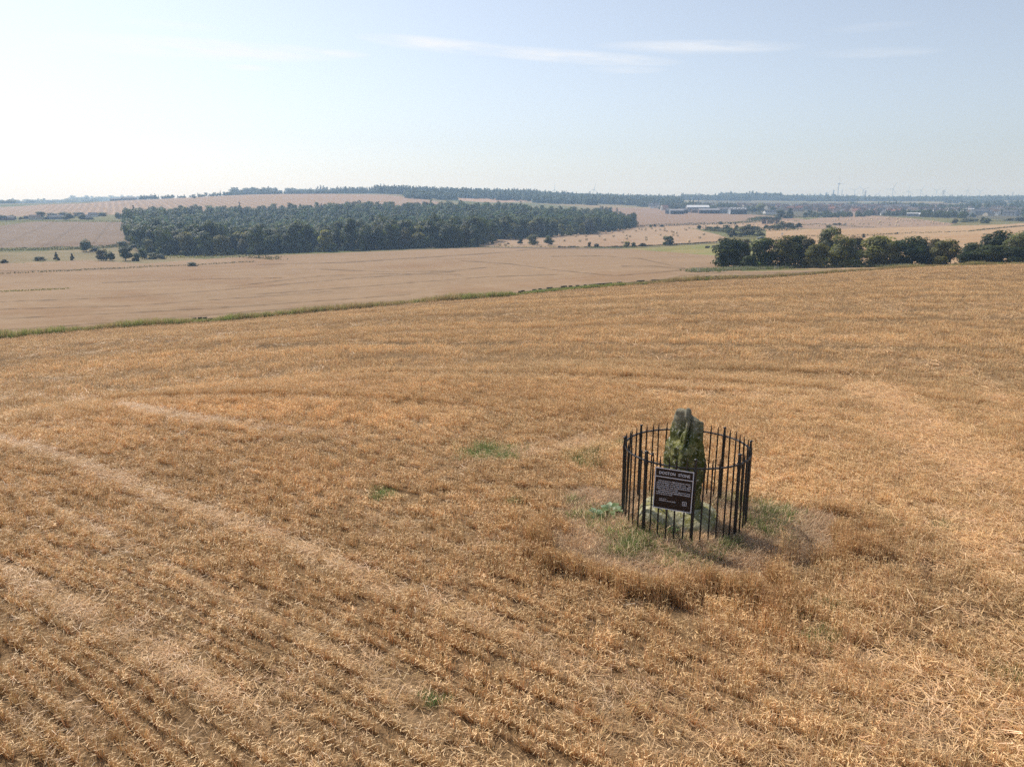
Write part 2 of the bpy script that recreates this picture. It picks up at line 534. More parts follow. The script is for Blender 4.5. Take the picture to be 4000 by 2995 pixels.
az_l = np.concatenate([np.arange(-180, -60, 5.0), np.arange(-60, -45.5, 1.0), np.arange(-45.5, 45.5, 0.13), np.arange(45.5, 60, 1.0), np.arange(60, 180.01, 5.0)]) * math.pi / 180
r_l = np.concatenate([[0.02, 1.0, 2.0, 3.0, 4.0], np.exp(np.linspace(math.log(4.6), math.log(6800), 520))])
AA, RR = np.meshgrid(az_l, r_l, indexing='ij')
TX, TY = RR * np.sin(AA), RR * np.cos(AA)
TZ = height(AA, RR)
TU, TV = project(TX, TY, TZ)
front = np.abs(AA) < AZ_F
nA, nR = AA.shape


def classify(U, V, A, Rr):
    f = np.zeros(U.shape, np.int8)
    ok = np.abs(A) < R_(50)
    f[(Rr > 1250)] = FIELDS.index('hill_ground')
    t = (A > R_(14)) & (Rr > 1050) & (Rr < 2300)
    f[t] = FIELDS.index('town_ground')
    for k in POLY:
        rng = {'barley_field': (70, 520), 'hay_bale_field': (400, 1050), 'striped_field': (900, 2100), 'upper_field': (1050, 2000), 'clearing_field': (1400, 2400),
               'ploughed_field': (420, 1000), 'rough_grassland': (250, 620), 'meadow': (280, 520), 'farm_field': (650, 1450), 'hill_bale_field': (600, 1150), 'wheat_field': (175, 1000)}[k]
        p = ok & in_poly(U, V, POLY[k]) & (Rr > rng[0]) & (Rr < rng[1])
        f[p] = FIELDS.index(k)
    f[Rr < verge_r(A)] = FIELDS.index('stubble_field')
    return f


# per-vertex tone: wheel tracks, drill bands, straw windrows and patchy ground colour; stubble-line shade is painted in too
tone = np.ones(AA.shape + (3,), np.float32)
stub = RR < verge_r(AA)
big = fbm(TX / 22, TY / 9, 3)
tone *= (1 + 0.10 * np.clip(big, -1, 1))[..., None]
fine = fbm(TX / 2.5, TY / 2.5, 9)
tone *= (1 + 0.08 * fine)[..., None]


def soft_band(U_, V_, wdt, P):
    d = seg_dist(U_, V_, P)
    return np.clip(1.5 - d / wdt, 0, 1)


BARLEY_LINES = [
    [(1000, 1034), (1350, 1026), (1560, 1012), (1750, 1000), (1900, 991), (2080, 974), (2260, 966)],
    [(1800, 1018), (2000, 1032), (2200, 1058), (2400, 1078), (2600, 1062), (2700, 1050), (2780, 1040)],
    [(0, 1208), (500, 1195), (1000, 1160), (1300, 1138)], [(0, 1245), (400, 1228), (900, 1200), (1300, 1172), (1600, 1150)],
    [(0, 1180), (500, 1160), (900, 1130), (1400, 1085), (1800, 1060)], [(0, 1288), (600, 1250), (1000, 1215), (1400, 1190), (1900, 1145)],
    [(1000, 1150), (1400, 1120), (1900, 1082), (2200, 1072)], [(900, 1120), (1250, 1078), (1500, 1070), (1800, 1072)], [(1250, 1052), (1500, 1062), (1750, 1060), (1900, 1045)],
    [(2150, 1002), (2350, 1000), (2500, 1010), (2680, 1050)], [(2430, 1040), (2560, 1040), (2690, 1053)], [(2650, 1078), (2800, 1066), (3000, 1066), (3250, 1060)],
    [(400, 1105), (800, 1090), (1100, 1085)], [(0, 1060), (200, 1055), (500, 1048)], [(2700, 1090), (2900, 1078), (3100, 1070)]]
bar = np.zeros(AA.shape)
sel = front & (RR > 70) & (RR < 560)
Us, Vs = TU[sel], TV[sel]
b_ = np.zeros(Us.shape)
tone[sel] *= (1 + 0.09 * fbm(TX[sel] / 30 + TY[sel] / 60, TY[sel] / 2.2 - TX[sel] / 5, 83, 3))[:, None]
for ln in BARLEY_LINES:
    b_ = np.maximum(b_, np.clip(1.4 - seg_dist(Us, Vs * 1.0, np.array(ln, float)) / 1.7, 0, 1) * np.clip(0.75 + 0.9 * fbm(Us / 40, Vs / 8, 47, 3), 0.1, 1.2))
tone[sel] *= (1 - 0.45 * b_)[:, None]
dark = np.clip(fbm(Us / 260, Vs / 26, 21, 3) * 1.8, 0, 1)
tone[sel] *= (1 - 0.13 * dark[:, None] * np.array([0.6, 1.0, 1.3]))
# straw windrows of the striped field: parallel lines running up the slope
sel = front & (RR > 850) & (RR < 2100)
a_s = R_(-27.6)
w_s = TX[sel] * math.cos(a_s) - TY[sel] * math.sin(a_s)
w_s = w_s + 7 * np.sin(RR[sel] / 120.0) * np.clip(np.abs(w_s) / 300, 0, 1)
ph = (w_s / 10.5) % 1.0
st = np.clip(1.6 - np.abs(ph - 0.5) / 0.13, 0, 1)
STRIPE = np.zeros(AA.shape); STRIPE[sel] = st
# tramlines of the other fields
sel = front & (RR > 520) & (RR < 1100) & (TU < 560)
ph = ((TX[sel] * 0.9 + TY[sel] * 0.43) / 24.0) % 1.0
tone[sel] *= (1 - 0.25 * np.clip(1.5 - np.abs(ph - 0.5) / 0.03, 0, 1))[:, None]
sel = front & (RR > 175) & (RR < 1000) & (TU > 2900)
ph = ((TY[sel] * 0.93 - TX[sel] * 0.36) / 26.0 + 0.35 * fbm(TX[sel] / 150, TY[sel] / 150, 5, 2)) % 1.0
tone[sel] *= (1 - 0.16 * np.clip(1.5 - np.abs(ph - 0.5) / 0.04, 0, 1))[:, None]
dk = np.clip(fbm(TX[sel] / 60, TY[sel] / 25, 31, 3) * 1.6, 0, 1)
tone[sel] *= (1 - 0.16 * dk[:, None] * np.array([0.5, 1.0, 1.4]))

# near field features, in plan
LAID = [([(60, 1535), (350, 1570), (560, 1605), (760, 1640), (1000, 1668), (1200, 1692), (1500, 1722)], 0.42, 1.0), ([(-260, 1640), (-100, 1690), (0, 1722), (150, 1760), (300, 1805), (480, 1880), (650, 1950), (880, 2030), (1020, 2075), (1160, 2130), (1350, 2215), (1520, 2300), (1800, 2390), (1950, 2455), (2120, 2540), (2300, 2620), (2500, 2690), (2700, 2760), (3000, 2860)], 0.27, 1.0),
        ([(-100, 1850), (60, 1910), (250, 1995), (520, 2145), (700, 2235), (900, 2330), (1150, 2455), (1320, 2550), (1500, 2640), (1750, 2760), (2000, 2880)], 0.10, 0.9),
        ([(1500, 2120), (1800, 2230), (2050, 2330), (2300, 2440)], 0.09, 0.5),
        ([(-250, 2110), (-100, 2180), (80, 2262), (250, 2345), (400, 2425), (560, 2515), (720, 2605), (880, 2700), (1000, 2790), (1130, 2890), (1300, 3040)], 0.26, 0.9),
        ([(3300, 1470), (3420, 1530), (3560, 1620), (3650, 1700), (3760, 1800), (3830, 1900), (3860, 2000)], 0.62, 1.0), ([(3620, 1720), (3800, 1790), (4050, 1850)], 0.75, 0.9), ([(3860, 2000), (3800, 2090), (3900, 2200), (4000, 2250)], 0.45, 0.8),
        ([(3850, 1480), (3900, 1560), (3980, 1620)], 0.35, 0.7), ([(2800, 1540), (3050, 1555), (3300, 1570)], 0.18, 0.4), ([(1050, 1560), (1250, 1575)], 0.2, 0.5),
        ([(1700, 1830), (1860, 1795), (2060, 1765), (2220, 1740), (2360, 1720), (2480, 1700)], 0.55, 1.0), ([(2300, 2760), (2700, 2880), (3100, 2930)], 0.3, 0.5), ([(2900, 2640), (3300, 2620), (3700, 2640)], 0.25, 0.5), ([(3400, 2860), (3900, 2800)], 0.3, 0.45),
        ([(1350, 2640), (1550, 2760), (1750, 2900)], 0.08, 0.7), ([(0, 2560), (300, 2760), (560, 2995)], 0.05, 0.6)]
TRAM = [([(1000, 1350), (1500, 1344), (2000, 1340), (2700, 1346), (3300, 1357), (4100, 1382)], 0.28), ([(300, 1398), (700, 1370), (1100, 1352)], 0.25), ([(-100, 1385), (400, 1340), (700, 1318), (1200, 1278), (1500, 1252)], 0.35),
        ([(0, 1430), (200, 1424), (500, 1398)], 0.25), ([(540, 1325), (700, 1340), (900, 1345)], 0.22), ([(1300, 1285), (2000, 1225), (2600, 1180), (3200, 1150), (4000, 1128)], 0.3), ([(2000, 1260), (2800, 1222), (3600, 1212), (4100, 1215)], 0.22),
        ([(2650, 1455), (3200, 1465), (3500, 1480), (4100, 1510)], 0.22), ([(2500, 1530), (2900, 1545), (3200, 1565)], 0.16), ([(3650, 2000), (3760, 2200), (3800, 2420)], 0.2), ([(80, 1460), (500, 1520), (800, 1590)], 0.12), ([(1250, 1190), (1700, 1190), (2300, 1165)], 0.3)]
LAID_P = [(path(p), w * (0.9 if p[0][0] > 2600 else 0.52), s) for p, w, s in LAID]
TRAM_P = [(path(p), w) for p, w in TRAM]
MOUND_C, MOUND_R = (2.78, 10.95), (2.35, 1.75)


def laid_amount(X, Y):
    out = np.zeros(X.shape)
    wob = fbm(X * 1.1, Y * 1.1, 41, 3)
    for P, w, s in LAID_P:
        lo, hi = P.min(0) - 2.5, P.max(0) + 2.5
        k = (X > lo[0]) & (X < hi[0]) & (Y > lo[1]) & (Y < hi[1])
        if k.any():
            d = seg_dist(X[k], Y[k], P) + (wob[k] * 0.55 if P[0][0] < 2 else wob[k] * 0.8 + 1.1 * fbm(X[k] * 3.1, Y[k] * 3.1, 43, 2)) * w
            ln = np.hypot(*(P[-1] - P[0]))
            fade = np.clip(np.minimum(np.hypot(X[k] - P[0][0], Y[k] - P[0][1]), np.hypot(X[k] - P[-1][0], Y[k] - P[-1][1])) / (0.28 * ln), 0, 1)
            out[k] = np.maximum(out[k], s * fade * np.clip(1.7 - d / w, 0, 1) * np.clip(0.85 + 0.9 * wob[k], 0.25, 1))
    patch = np.clip((fbm(X * 0.35 + 3, Y * 0.55, 77, 4) - 0.46) * 2.5, 0, 0.35)
    return np.maximum(out, patch * np.clip(1.4 - np.hypot(X, Y) / 45, 0, 1))


def tram_amount(X, Y):
    out = np.zeros(X.shape)
    wv = rows_coord(X, Y) + 0.25 * fbm(X * 0.05, Y * 0.05, 15, 2)
    q = np.abs(((wv / 5.2) % 1.0) - 0.5) * 5.2
    out = np.clip(1.4 - q / 0.20, 0, 1) * np.clip((np.hypot(X, Y) - 15) / 12, 0, 1) * np.clip(0.7 + 0.8 * fbm(X * 0.06, Y * 0.2, 16, 2), 0, 1)
    for P, w in TRAM_P:
        out = np.maximum(out, np.clip(1.5 - seg_dist(X, Y, P) / w, 0, 1))
    return out


def line_relief(X, Y):
    """height factor of the stubble: low in the wheel lines and swath joints, a taller lip on their far side"""
    wv = rows_coord(X, Y) + 0.25 * fbm(X * 0.05, Y * 0.05, 15, 2)
    ph = ((wv / 5.2) % 1.0 - 0.5) * 5.2
    on = np.clip(0.55 + 1.0 * fbm(X * 0.05, Y * 0.15, 16, 2), 0, 1) * np.clip((np.hypot(X, Y) - 14) / 10, 0, 1)
    f = 1 - 0.5 * on * ((ph > -1.0) & (ph < 0)) + 0.32 * on * ((ph >= 0) & (ph < 0.6))
    a, r = np.arctan2(X, Y), np.hypot(X, Y)
    for P, w in TRAM_P[:-3]:
        pa, pr = np.arctan2(P[:, 0], P[:, 1]), np.hypot(P[:, 0], P[:, 1])
        o_ = np.argsort(pa)
        q = r - np.interp(a, pa[o_], pr[o_])
        ok = (a > pa.min()) & (a < pa.max())
        fd = np.clip(np.minimum(a - pa.min(), pa.max() - a) / (0.25 * (pa.max() - pa.min())), 0, 1) * np.clip(0.7 + 0.9 * fbm(X * 0.2, Y * 0.2, 18, 2), 0.2, 1)
        f = np.where(ok & (q > -4.5 * w) & (q < 0), 1 - 0.55 * fd, f)
        f = np.where(ok & (q >= 0) & (q < 2.6 * w), 1 + 0.35 * fd, f)
    return f


def mound_dist(X, Y):
    """<1 inside the grassy mound round the stone"""
    a = np.arctan2(Y - MOUND_C[1], X - MOUND_C[0])
    wob = 1 + 0.12 * np.sin(3 * a + 0.5) + 0.08 * np.sin(5 * a + 2.0) + 0.05 * np.sin(9 * a) + 0.34 * fbm(X * 1.5, Y * 1.5, 19, 3)
    return np.hypot((X - MOUND_C[0]) / MOUND_R[0], (Y - MOUND_C[1]) / MOUND_R[1]) / wob


sel = stub & front & (RR > 4)
xs, ys = TX[sel], TY[sel]
la, tr, md = laid_amount(xs, ys), tram_amount(xs, ys), mound_dist(xs, ys)
t = tone[sel]
t *= (1 + 1.0 * la[:, None] * np.array([1.0, 1.1, 1.25]))
t *= (1 - 0.45 * tr[:, None] * np.clip((np.hypot(xs, ys) - 10) / 20, 0.4, 1)[:, None])  # wheel lines darkened, with the shade of their stubble steps painted in
rad = np.hypot(xs, ys)
bandw = fbm(rows_coord(xs, ys) * 0.9, xs * 0.03 + 7, 14, 3)
t *= (1 + 0.16 * bandw * np.clip((rad - 20) / 30, 0, 1))[:, None]
inside = np.clip((1.08 - md) / 0.12, 0, 1)[:, None]
t = t * (1 - inside) + inside * np.array([1.35, 1.4, 1.5])
tone[sel] = t

idx = np.arange(nA * nR).reshape(nA, nR)
Q = np.stack([idx[:-1, :-1], idx[:-1, 1:], idx[1:, 1:], idx[1:, :-1]], -1).reshape(-1, 4)[:, ::-1]


def cen(A):
    return ((A[:-1, :-1] + A[:-1, 1:] + A[1:, 1:] + A[1:, :-1]) / 4).ravel()


cA, cR, cX, cY, cZ = cen(AA), cen(RR), cen(TX), cen(TY), cen(TZ)
cA[np.abs(AA[:-1, :-1] - AA[1:, 1:]).ravel() > 1] = math.pi
cU, cV = project(cX, cY, cZ)
cF = classify(cU, cV, cA, cR)
GROUND = {
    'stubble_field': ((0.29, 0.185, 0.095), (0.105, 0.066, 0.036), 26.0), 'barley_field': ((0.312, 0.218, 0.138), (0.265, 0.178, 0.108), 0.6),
    'hay_bale_field': ((0.37, 0.265, 0.175), (0.32, 0.22, 0.14), 0.3), 'striped_field': ((0.27, 0.185, 0.13), (0.25, 0.17, 0.115), 0.1),
    'upper_field': ((0.31, 0.215, 0.15), (0.28, 0.195, 0.13), 0.05), 'clearing_field': ((0.38, 0.26, 0.18), (0.34, 0.225, 0.15), 0.05),
    'ploughed_field': ((0.235, 0.175, 0.125), (0.21, 0.15, 0.105), 0.15), 'rough_grassland': ((0.27, 0.21, 0.125), (0.19, 0.165, 0.085), 0.05),
    'meadow': ((0.18, 0.205, 0.072), (0.29, 0.235, 0.11), 0.035), 'farm_field': ((0.27, 0.19, 0.135), (0.245, 0.165, 0.115), 0.2),
    'hill_bale_field': ((0.31, 0.22, 0.155), (0.28, 0.195, 0.135), 0.1), 'wheat_field': ((0.41, 0.285, 0.17), (0.36, 0.24, 0.135), 0.3),
    'town_ground': ((0.085, 0.095, 0.055), (0.13, 0.11, 0.08), 0.02), 'hill_ground': ((0.08, 0.11, 0.045), (0.30, 0.22, 0.13), 0.004),
    'pasture': ((0.12, 0.13, 0.05), (0.20, 0.17, 0.08), 0.03)}
Vall = np.stack([TX, TY, TZ], -1).reshape(-1, 3)
Tall = tone.reshape(-1, 3)
Sall = STRIPE.reshape(-1)
KEEP = 'stubble_field'
for fi, fname in enumerate(FIELDS):
    q = Q[cF == fi]
    if len(q) == 0: continue
    used = np.unique(q)
    remap = np.zeros(nA * nR, np.int32); remap[used] = np.arange(len(used))
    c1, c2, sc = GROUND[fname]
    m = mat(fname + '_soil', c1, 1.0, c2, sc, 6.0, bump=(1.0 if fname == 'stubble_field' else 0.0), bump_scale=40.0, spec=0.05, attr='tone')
    tn = Tall[used].copy()
    if fname == 'striped_field':
        tn *= (1 + 0.40 * Sall[used])[:, None] * np.array([1.0, 1.02, 0.96])
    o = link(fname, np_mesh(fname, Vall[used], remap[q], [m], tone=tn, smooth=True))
    o['kind'] = 'structure'

# ------------------------------------------------------------------ tufts of stubble, straw and grass (shared meshes)


def blade_quads(B, T, W, up=None, segs=2, bend=0.0, rng=RNG):
    """ribbons from base points B to tip points T, width W; bent sideways by bend; returns V, F"""
    n = len(B)
    D = T - B
    ang = rng.uniform(0, math.pi, n)
    S = np.stack([np.cos(ang), np.sin(ang), np.zeros(n)], -1)
    if up is not None: S = up
    k = segs + 1
    V = np.empty((n, k, 2, 3))
    for i in range(k):
        f = i / segs
        w = (W * (1 - 0.65 * f))[:, None]
        c = B + D * f
        if np.ndim(bend) or bend: c = c + (np.stack([np.sin(ang), -np.cos(ang), np.zeros(n)], -1) * np.reshape(bend, (-1, 1)) + np.array([0, 0, -0.35]) * np.abs(np.reshape(bend, (-1, 1)))) * f * f
        V[:, i, 0] = c - S * w / 2; V[:, i, 1] = c + S * w / 2
    Fq = []
    base = (np.arange(n) * k * 2)[:, None]
    for i in range(segs):
        Fq.append(base + np.array([2 * i, 2 * i + 1, 2 * i + 3, 2 * i + 2]))
    return V.reshape(-1, 3), np.concatenate(Fq)


def join(parts):
    V, Fq, C = [], [], []
    o = 0
    for v, f, c in parts:
        V.append(v); Fq.append(f + o); C.append(np.broadcast_to(c, (len(v), 3)) if np.ndim(c) == 1 else c); o += len(v)
    return np.concatenate(V), np.concatenate(Fq), np.concatenate(C)


M_STRAW = mat('standing_straw', (0.79, 0.535, 0.268), 0.55, spec=0.35, translucent=0.20, attr='tone', instancer='tint')
M_LITTER = mat('loose_straw', (0.82, 0.55, 0.285), 0.45, spec=0.4, translucent=0.25, attr='tone', instancer='tint')
M_GRASS = mat('grass_blades', (1.0, 1.0, 1.0), 0.6, spec=0.3, translucent=0.5, attr='tone', instancer='tint')


def stubble_tuft(seed, lx=0.27, ly=0.040, n=25, h=0.26, leaves=26, wid=0.0065, pale=0.0):
    g = np.random.default_rng(seed)
    B = np.stack([g.uniform(-lx / 2, lx / 2, n), g.normal(0, ly / 2.4, n), np.full(n, -0.02)], -1)
    hh = h * g.uniform(0.72, 1.08, n)
    T = B + np.stack([g.normal(0, 0.04, n) * hh / 0.25, g.normal(0, 0.04, n) * hh / 0.25, hh], -1)
    tn = g.uniform(0.55, 1.2, n)[:, None] * np.array([1, 1, 1]) * (1 + g.normal(0, 0.05, (n, 3)))
    v, f = blade_quads(B, T, np.full(n, wid), segs=1, rng=g)
    # stalks: darker red-brown foot, paler cut tip
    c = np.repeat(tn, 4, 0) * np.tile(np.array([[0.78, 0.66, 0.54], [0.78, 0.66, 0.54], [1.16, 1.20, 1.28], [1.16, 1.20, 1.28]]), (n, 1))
    parts = [(v, f, c)]
    m = leaves
    j = g.integers(0, n, m)
    Bl = B[j] + (T[j] - B[j]) * (1 - 0.65 * g.uniform(0, 1, m) ** 1.6)[:, None]
    a = g.uniform(0, 2 * math.pi, m); L = g.uniform(0.02, 0.055, m)
    Tl = Bl + np.stack([np.cos(a) * L, np.sin(a) * L, g.normal(0.01, 0.02, m)], -1)
    v, f = blade_quads(Bl, Tl, np.full(m, 0.008), segs=2, bend=g.normal(0, 0.025, m), rng=g)
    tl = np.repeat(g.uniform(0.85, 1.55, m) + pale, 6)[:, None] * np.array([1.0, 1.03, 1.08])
    parts.append((v, f, tl))
    V, Fq, C = join(parts)
    return np_mesh('stubble_tuft_%d' % seed, V, Fq, [M_STRAW], tone=C)


def litter_tuft(seed, rad=0.20, n=44, wid=0.006, hgt=0.05, tilt=0.16):
    g = np.random.default_rng(seed)
    a = g.uniform(0, 2 * math.pi, n); L = g.uniform(0.04, 0.17, n)
    C0 = np.stack([g.normal(0, rad / 1.5, n), g.normal(0, rad / 1.5, n), g.uniform(0.01, hgt, n)], -1)
    D = np.stack([np.cos(a) * L, np.sin(a) * L, g.normal(0, tilt, n) * L], -1)
    ang = g.uniform(-0.6, 0.6, n)
    S = np.stack([-np.sin(a) * np.cos(ang), np.cos(a) * np.cos(ang), np.sin(ang)], -1)
    v, f = blade_quads(C0 - D / 2, C0 + D / 2, np.full(n, wid), up=S, segs=1, rng=g)
    c = np.repeat(g.uniform(0.62, 1.2, n), 4)[:, None] * np.array([1.0, 1.0, 1.0])
    return np_mesh('straw_litter_%d' % seed, v, f, [M_LITTER], tone=c)


def grass_tuft(seed, cols, n=34, rad=0.11, h=0.20, lean=0.6, wid=0.006, curl=0.06):
    g = np.random.default_rng(seed)
    B = np.stack([g.normal(0, rad / 2, n), g.normal(0, rad / 2, n), np.full(n, -0.02)], -1)
    a = g.uniform(0, 2 * math.pi, n); hh = h * g.uniform(0.4, 1.1, n); le = np.abs(g.normal(0, lean, n))
    T = B + np.stack([np.cos(a) * hh * le, np.sin(a) * hh * le, hh], -1)
    v, f = blade_quads(B, T, np.full(n, wid), segs=2, bend=g.normal(0, curl, n), rng=g)
    cc = np.array(cols)[g.integers(0, len(cols), n)] * g.uniform(0.75, 1.25, n)[:, None]
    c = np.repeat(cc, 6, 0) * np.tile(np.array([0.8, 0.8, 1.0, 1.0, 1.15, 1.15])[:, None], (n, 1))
    return np_mesh('grass_tuft_%d' % seed, v, f, [M_GRASS], tone=c)


def field_points(rmin, rmax, area_per, jitter_seed, azm=47):
    g = np.random.default_rng(jitter_seed)
    n = int(R_(2 * azm) / 2 * (rmax ** 2 - rmin ** 2) / area_per)
    r = np.sqrt(g.uniform(rmin ** 2, rmax ** 2, n)); a = g.uniform(-R_(azm), R_(azm), n)
    k = r < verge_r(a) - 0.6
    return r[k] * np.sin(a[k]), r[k] * np.cos(a[k])


def zs(X, Y):
    return height(np.arctan2(X, Y), np.hypot(X, Y))


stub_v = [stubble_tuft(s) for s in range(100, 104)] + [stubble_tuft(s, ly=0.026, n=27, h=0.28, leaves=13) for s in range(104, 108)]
far_v = [stubble_tuft(s, lx=0.8, ly=0.5, n=34, h=0.22, leaves=72, wid=0.014, pale=0.12) for s in range(120, 125)]  # far leaves coloured paler to offset the tufts' shaded near sides
lit_v = [litter_tuft(s) for s in range(140, 146)]
SPACING = 0.225
gx = []; gy = []; gr = []; gs = []; gi = []; gt = []
g = np.random.default_rng(5)
# near: along the drill rows
X, Y = field_points(4.6, 26, 0.0175, 51)
w = rows_coord(X, Y)
wq = (np.floor(w / SPACING) + 0.5) * SPACING
m_ = np.clip(0.72 - (Y - 8) * 0.030, 0.05, 0.75)
dy = (wq - w) + g.normal(0, 0.004, len(X))
rowy = np.clip(fbm(X * 0.22, Y * 0.3, 88, 2) * 1.2 + np.clip(2.2 - X * 0.8, 0, 1.6) * np.clip((18 - Y) / 5, 0, 1) + 0.1, 0, 1)      # rows show plainly in places, vanish in others
Y = Y + np.where(g.uniform(0, 1, len(X)) < 0.1 + 1.1 * rowy, dy, 0) / np.maximum(0.6, 1.0)
slope = -m_
la, tr, md = laid_amount(X, Y), tram_amount(X, Y), mound_dist(X, Y)
keep = (g.uniform(0, 1, len(X)) > np.clip(la * 1.15, 0, 0.97)) & (md > 1.0 + g.normal(0, 0.03, len(X))) & (g.uniform(0, 1, len(X)) > tr * 0.75)
bare = fbm(X * 0.8 + 9, Y * 0.8, 61, 3)
keep &= ~((bare < -0.62) & (g.uniform(0, 1, len(X)) < 0.8))
X, Y, slope, la, md = X[keep], Y[keep], slope[keep], la[keep], md[keep]
n = len(X)
hs = (0.82 + 0.30 * fbm(X * 0.5, Y * 0.5, 70, 3)) * g.uniform(0.82, 1.15, n) * (1 - 0.35 * la) * (1 - 0.26 * rowy[keep])
edge = np.exp(-((md - 1.06) / 0.13) ** 2) * np.clip((11.4 - Y) / 1.0, 0, 1)
hs *= (1 + 0.7 * edge) * line_relief(X, Y)
sc_ = np.stack([g.uniform(0.85, 1.2, n), g.uniform(0.85, 1.2, n), hs], -1)
rot = np.stack([g.normal(0, 0.06, n), g.normal(0, 0.06, n), np.arctan(slope) + g.normal(0, 0.30, n) * (1.15 - rowy[keep]) + math.pi * g.integers(0, 2, n)], -1)
# laid straw leans over
lean = (la > 0.15) & (g.uniform(0, 1, n) < 0.7)
rot[lean, 0] += g.normal(0, 0.7, lean.sum()); rot[lean, 1] += g.normal(0.2, 0.7, lean.sum())
lum = (1 + 0.13 * fbm(X * 0.3, Y * 0.3, 33, 3)) * g.uniform(0.78, 1.18, n) * (1 + 0.14 * fbm(rows_coord(X, Y) / 1.6, X * 0.02, 35, 2))
hue = fbm(X * 0.12 + 4, Y * 0.2, 39, 2)
tint = lum[:, None] * np.stack([np.ones(n), 1 + 0.05 * hue, 1 + 0.12 * hue], -1)
tint *= (1 - edge[:, None] * np.array([0.22, 0.30, 0.36]))  # darker edge tint: brown crop plus painted shade of the crop step
leafy = g.uniform(0, 1, n) < np.clip(0.45 - 0.6 * (rowy[keep] - 0.2), 0.12, 0.6)
nears = (X, Y, zs(X, Y), rot, sc_, np.where(leafy, g.integers(0, 4, n), g.integers(4, 8, n)), tint)
# the crop edge round the mound: taller, thicker, darker gold
n = 2600
aa, rr_ = g.uniform(math.pi * 0.98, math.pi * 2.12, n), np.sqrt(g.uniform(0.9, 1.6, n))
X = MOUND_C[0] + MOUND_R[0] * rr_ * np.cos(aa); Y = MOUND_C[1] + MOUND_R[1] * rr_ * np.sin(aa)
md = mound_dist(X, Y); k = (md > 1.0) & (md < 1.10 + 0.14 * fbm(X * 1.3, Y * 1.3, 29, 3) + g.normal(0, 0.03, n)) & (fbm(X * 1.1 + 5, Y * 1.1, 30, 2) > -0.30); X, Y, md = X[k], Y[k], md[k]; n = len(X)
edge_p = (X, Y, zs(X, Y), np.stack([g.normal(0, 0.12, n), g.normal(0, 0.12, n), g.uniform(0, 6.28, n)], -1),
          np.stack([np.full(n, 0.9), np.full(n, 1.6), g.uniform(0.85, 1.4, n) * (1 + 0.45 * fbm(X * 2.2, Y * 2.2, 27, 2)) * np.where(X > 4.2, 0.8, 1.0)], -1), g.integers(4, 8, n), g.uniform(0.6, 1.05, n)[:, None] * np.array([0.98, 0.93, 0.86]))
# further: bigger, sparser clumps
rings = []
for (a, b, area, s) in ((24, 45, 0.17, 52), (45, 90, 0.45, 53), (90, 190, 1.4, 54)):
    X, Y = field_points(a, b, area, s)
    la, tr = laid_amount(X, Y), tram_amount(X, Y)
    k = (g.uniform(0, 1, len(X)) > la * 0.9) & (g.uniform(0, 1, len(X)) > tr * 0.85)
    X, Y = X[k], Y[k]; n = len(X)
    s_ = {24: 1.0, 45: 1.25, 90: 1.8}[a]
    hs = (0.85 + 0.30 * fbm(X * 0.3, Y * 0.3, 70, 3)) * g.uniform(0.8, 1.15, n) * line_relief(X, Y)
    sc_ = np.stack([np.full(n, s_), np.full(n, s_), hs], -1) * g.uniform(0.85, 1.15, n)[:, None]
    rot = np.stack([g.normal(0, 0.05, n), g.normal(0, 0.05, n), g.uniform(0, 6.28, n)], -1)
    lum = (1 + 0.12 * fbm(X * 0.2, Y * 0.2, 33, 3)) * g.uniform(0.84, 1.14, n) * (1 + 0.24 * fbm(rows_coord(X, Y) / 3.2, X * 0.015, 35, 3))
    tint = lum[:, None] * np.ones((n, 3))
    rings.append((X, Y, zs(X, Y), rot, sc_, g.integers(8, 13, n), tint))
allp = [nears, edge_p] + rings
cat_ = lambda i: np.concatenate([p[i] for p in allp])
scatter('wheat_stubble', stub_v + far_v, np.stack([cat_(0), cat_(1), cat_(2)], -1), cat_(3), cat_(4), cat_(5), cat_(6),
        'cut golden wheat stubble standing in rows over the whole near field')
# loose straw on the ground: thick on the laid bands, thin elsewhere
X, Y = field_points(4.6, 24, 0.012, 61)
la, md = laid_amount(X, Y), mound_dist(X, Y)
k = (g.uniform(0, 1, len(X)) < np.where(X < 2, 0.09, 0.2) + 0.9 * la) & (md > 0.98)
X2, Y2 = field_points(24, 60, 0.10, 62)
la2 = laid_amount(X2, Y2)
k2 = g.uniform(0, 1, len(X2)) < 0.04 + 0.9 * la2
lift = np.concatenate([la[k] * 0.05, la2[k2] * 0.05])
X, Y, big2 = np.concatenate([X[k], X2[k2]]), np.concatenate([Y[k], Y2[k2]]), np.concatenate([np.ones(k.sum()), np.full(k2.sum(), 1.7)])
n = len(X)
rot = np.stack([g.normal(0, 0.12, n), g.normal(0, 0.12, n), g.uniform(0, 6.28, n)], -1)
sc_ = g.uniform(0.7, 1.2, n)[:, None] * (big2 * np.where(X > 4.2, 1.4, 1.0))[:, None] * np.ones((n, 3))
tint = (g.uniform(0.8, 1.12, n) * np.where(X > 3.5, 1.12, 1.0))[:, None] * np.ones((n, 3)) * (1 + np.stack([np.zeros(n), g.normal(0, 0.02, n), g.normal(0, 0.06, n)], -1))
scatter('straw_litter', lit_v, np.stack([X, Y, zs(X, Y) + g.uniform(0, 0.03, n) + lift * g.uniform(0, 1, n)], -1), rot, sc_, g.integers(0, 6, n), tint,
        'pale flattened straw lying in bands across the near field')
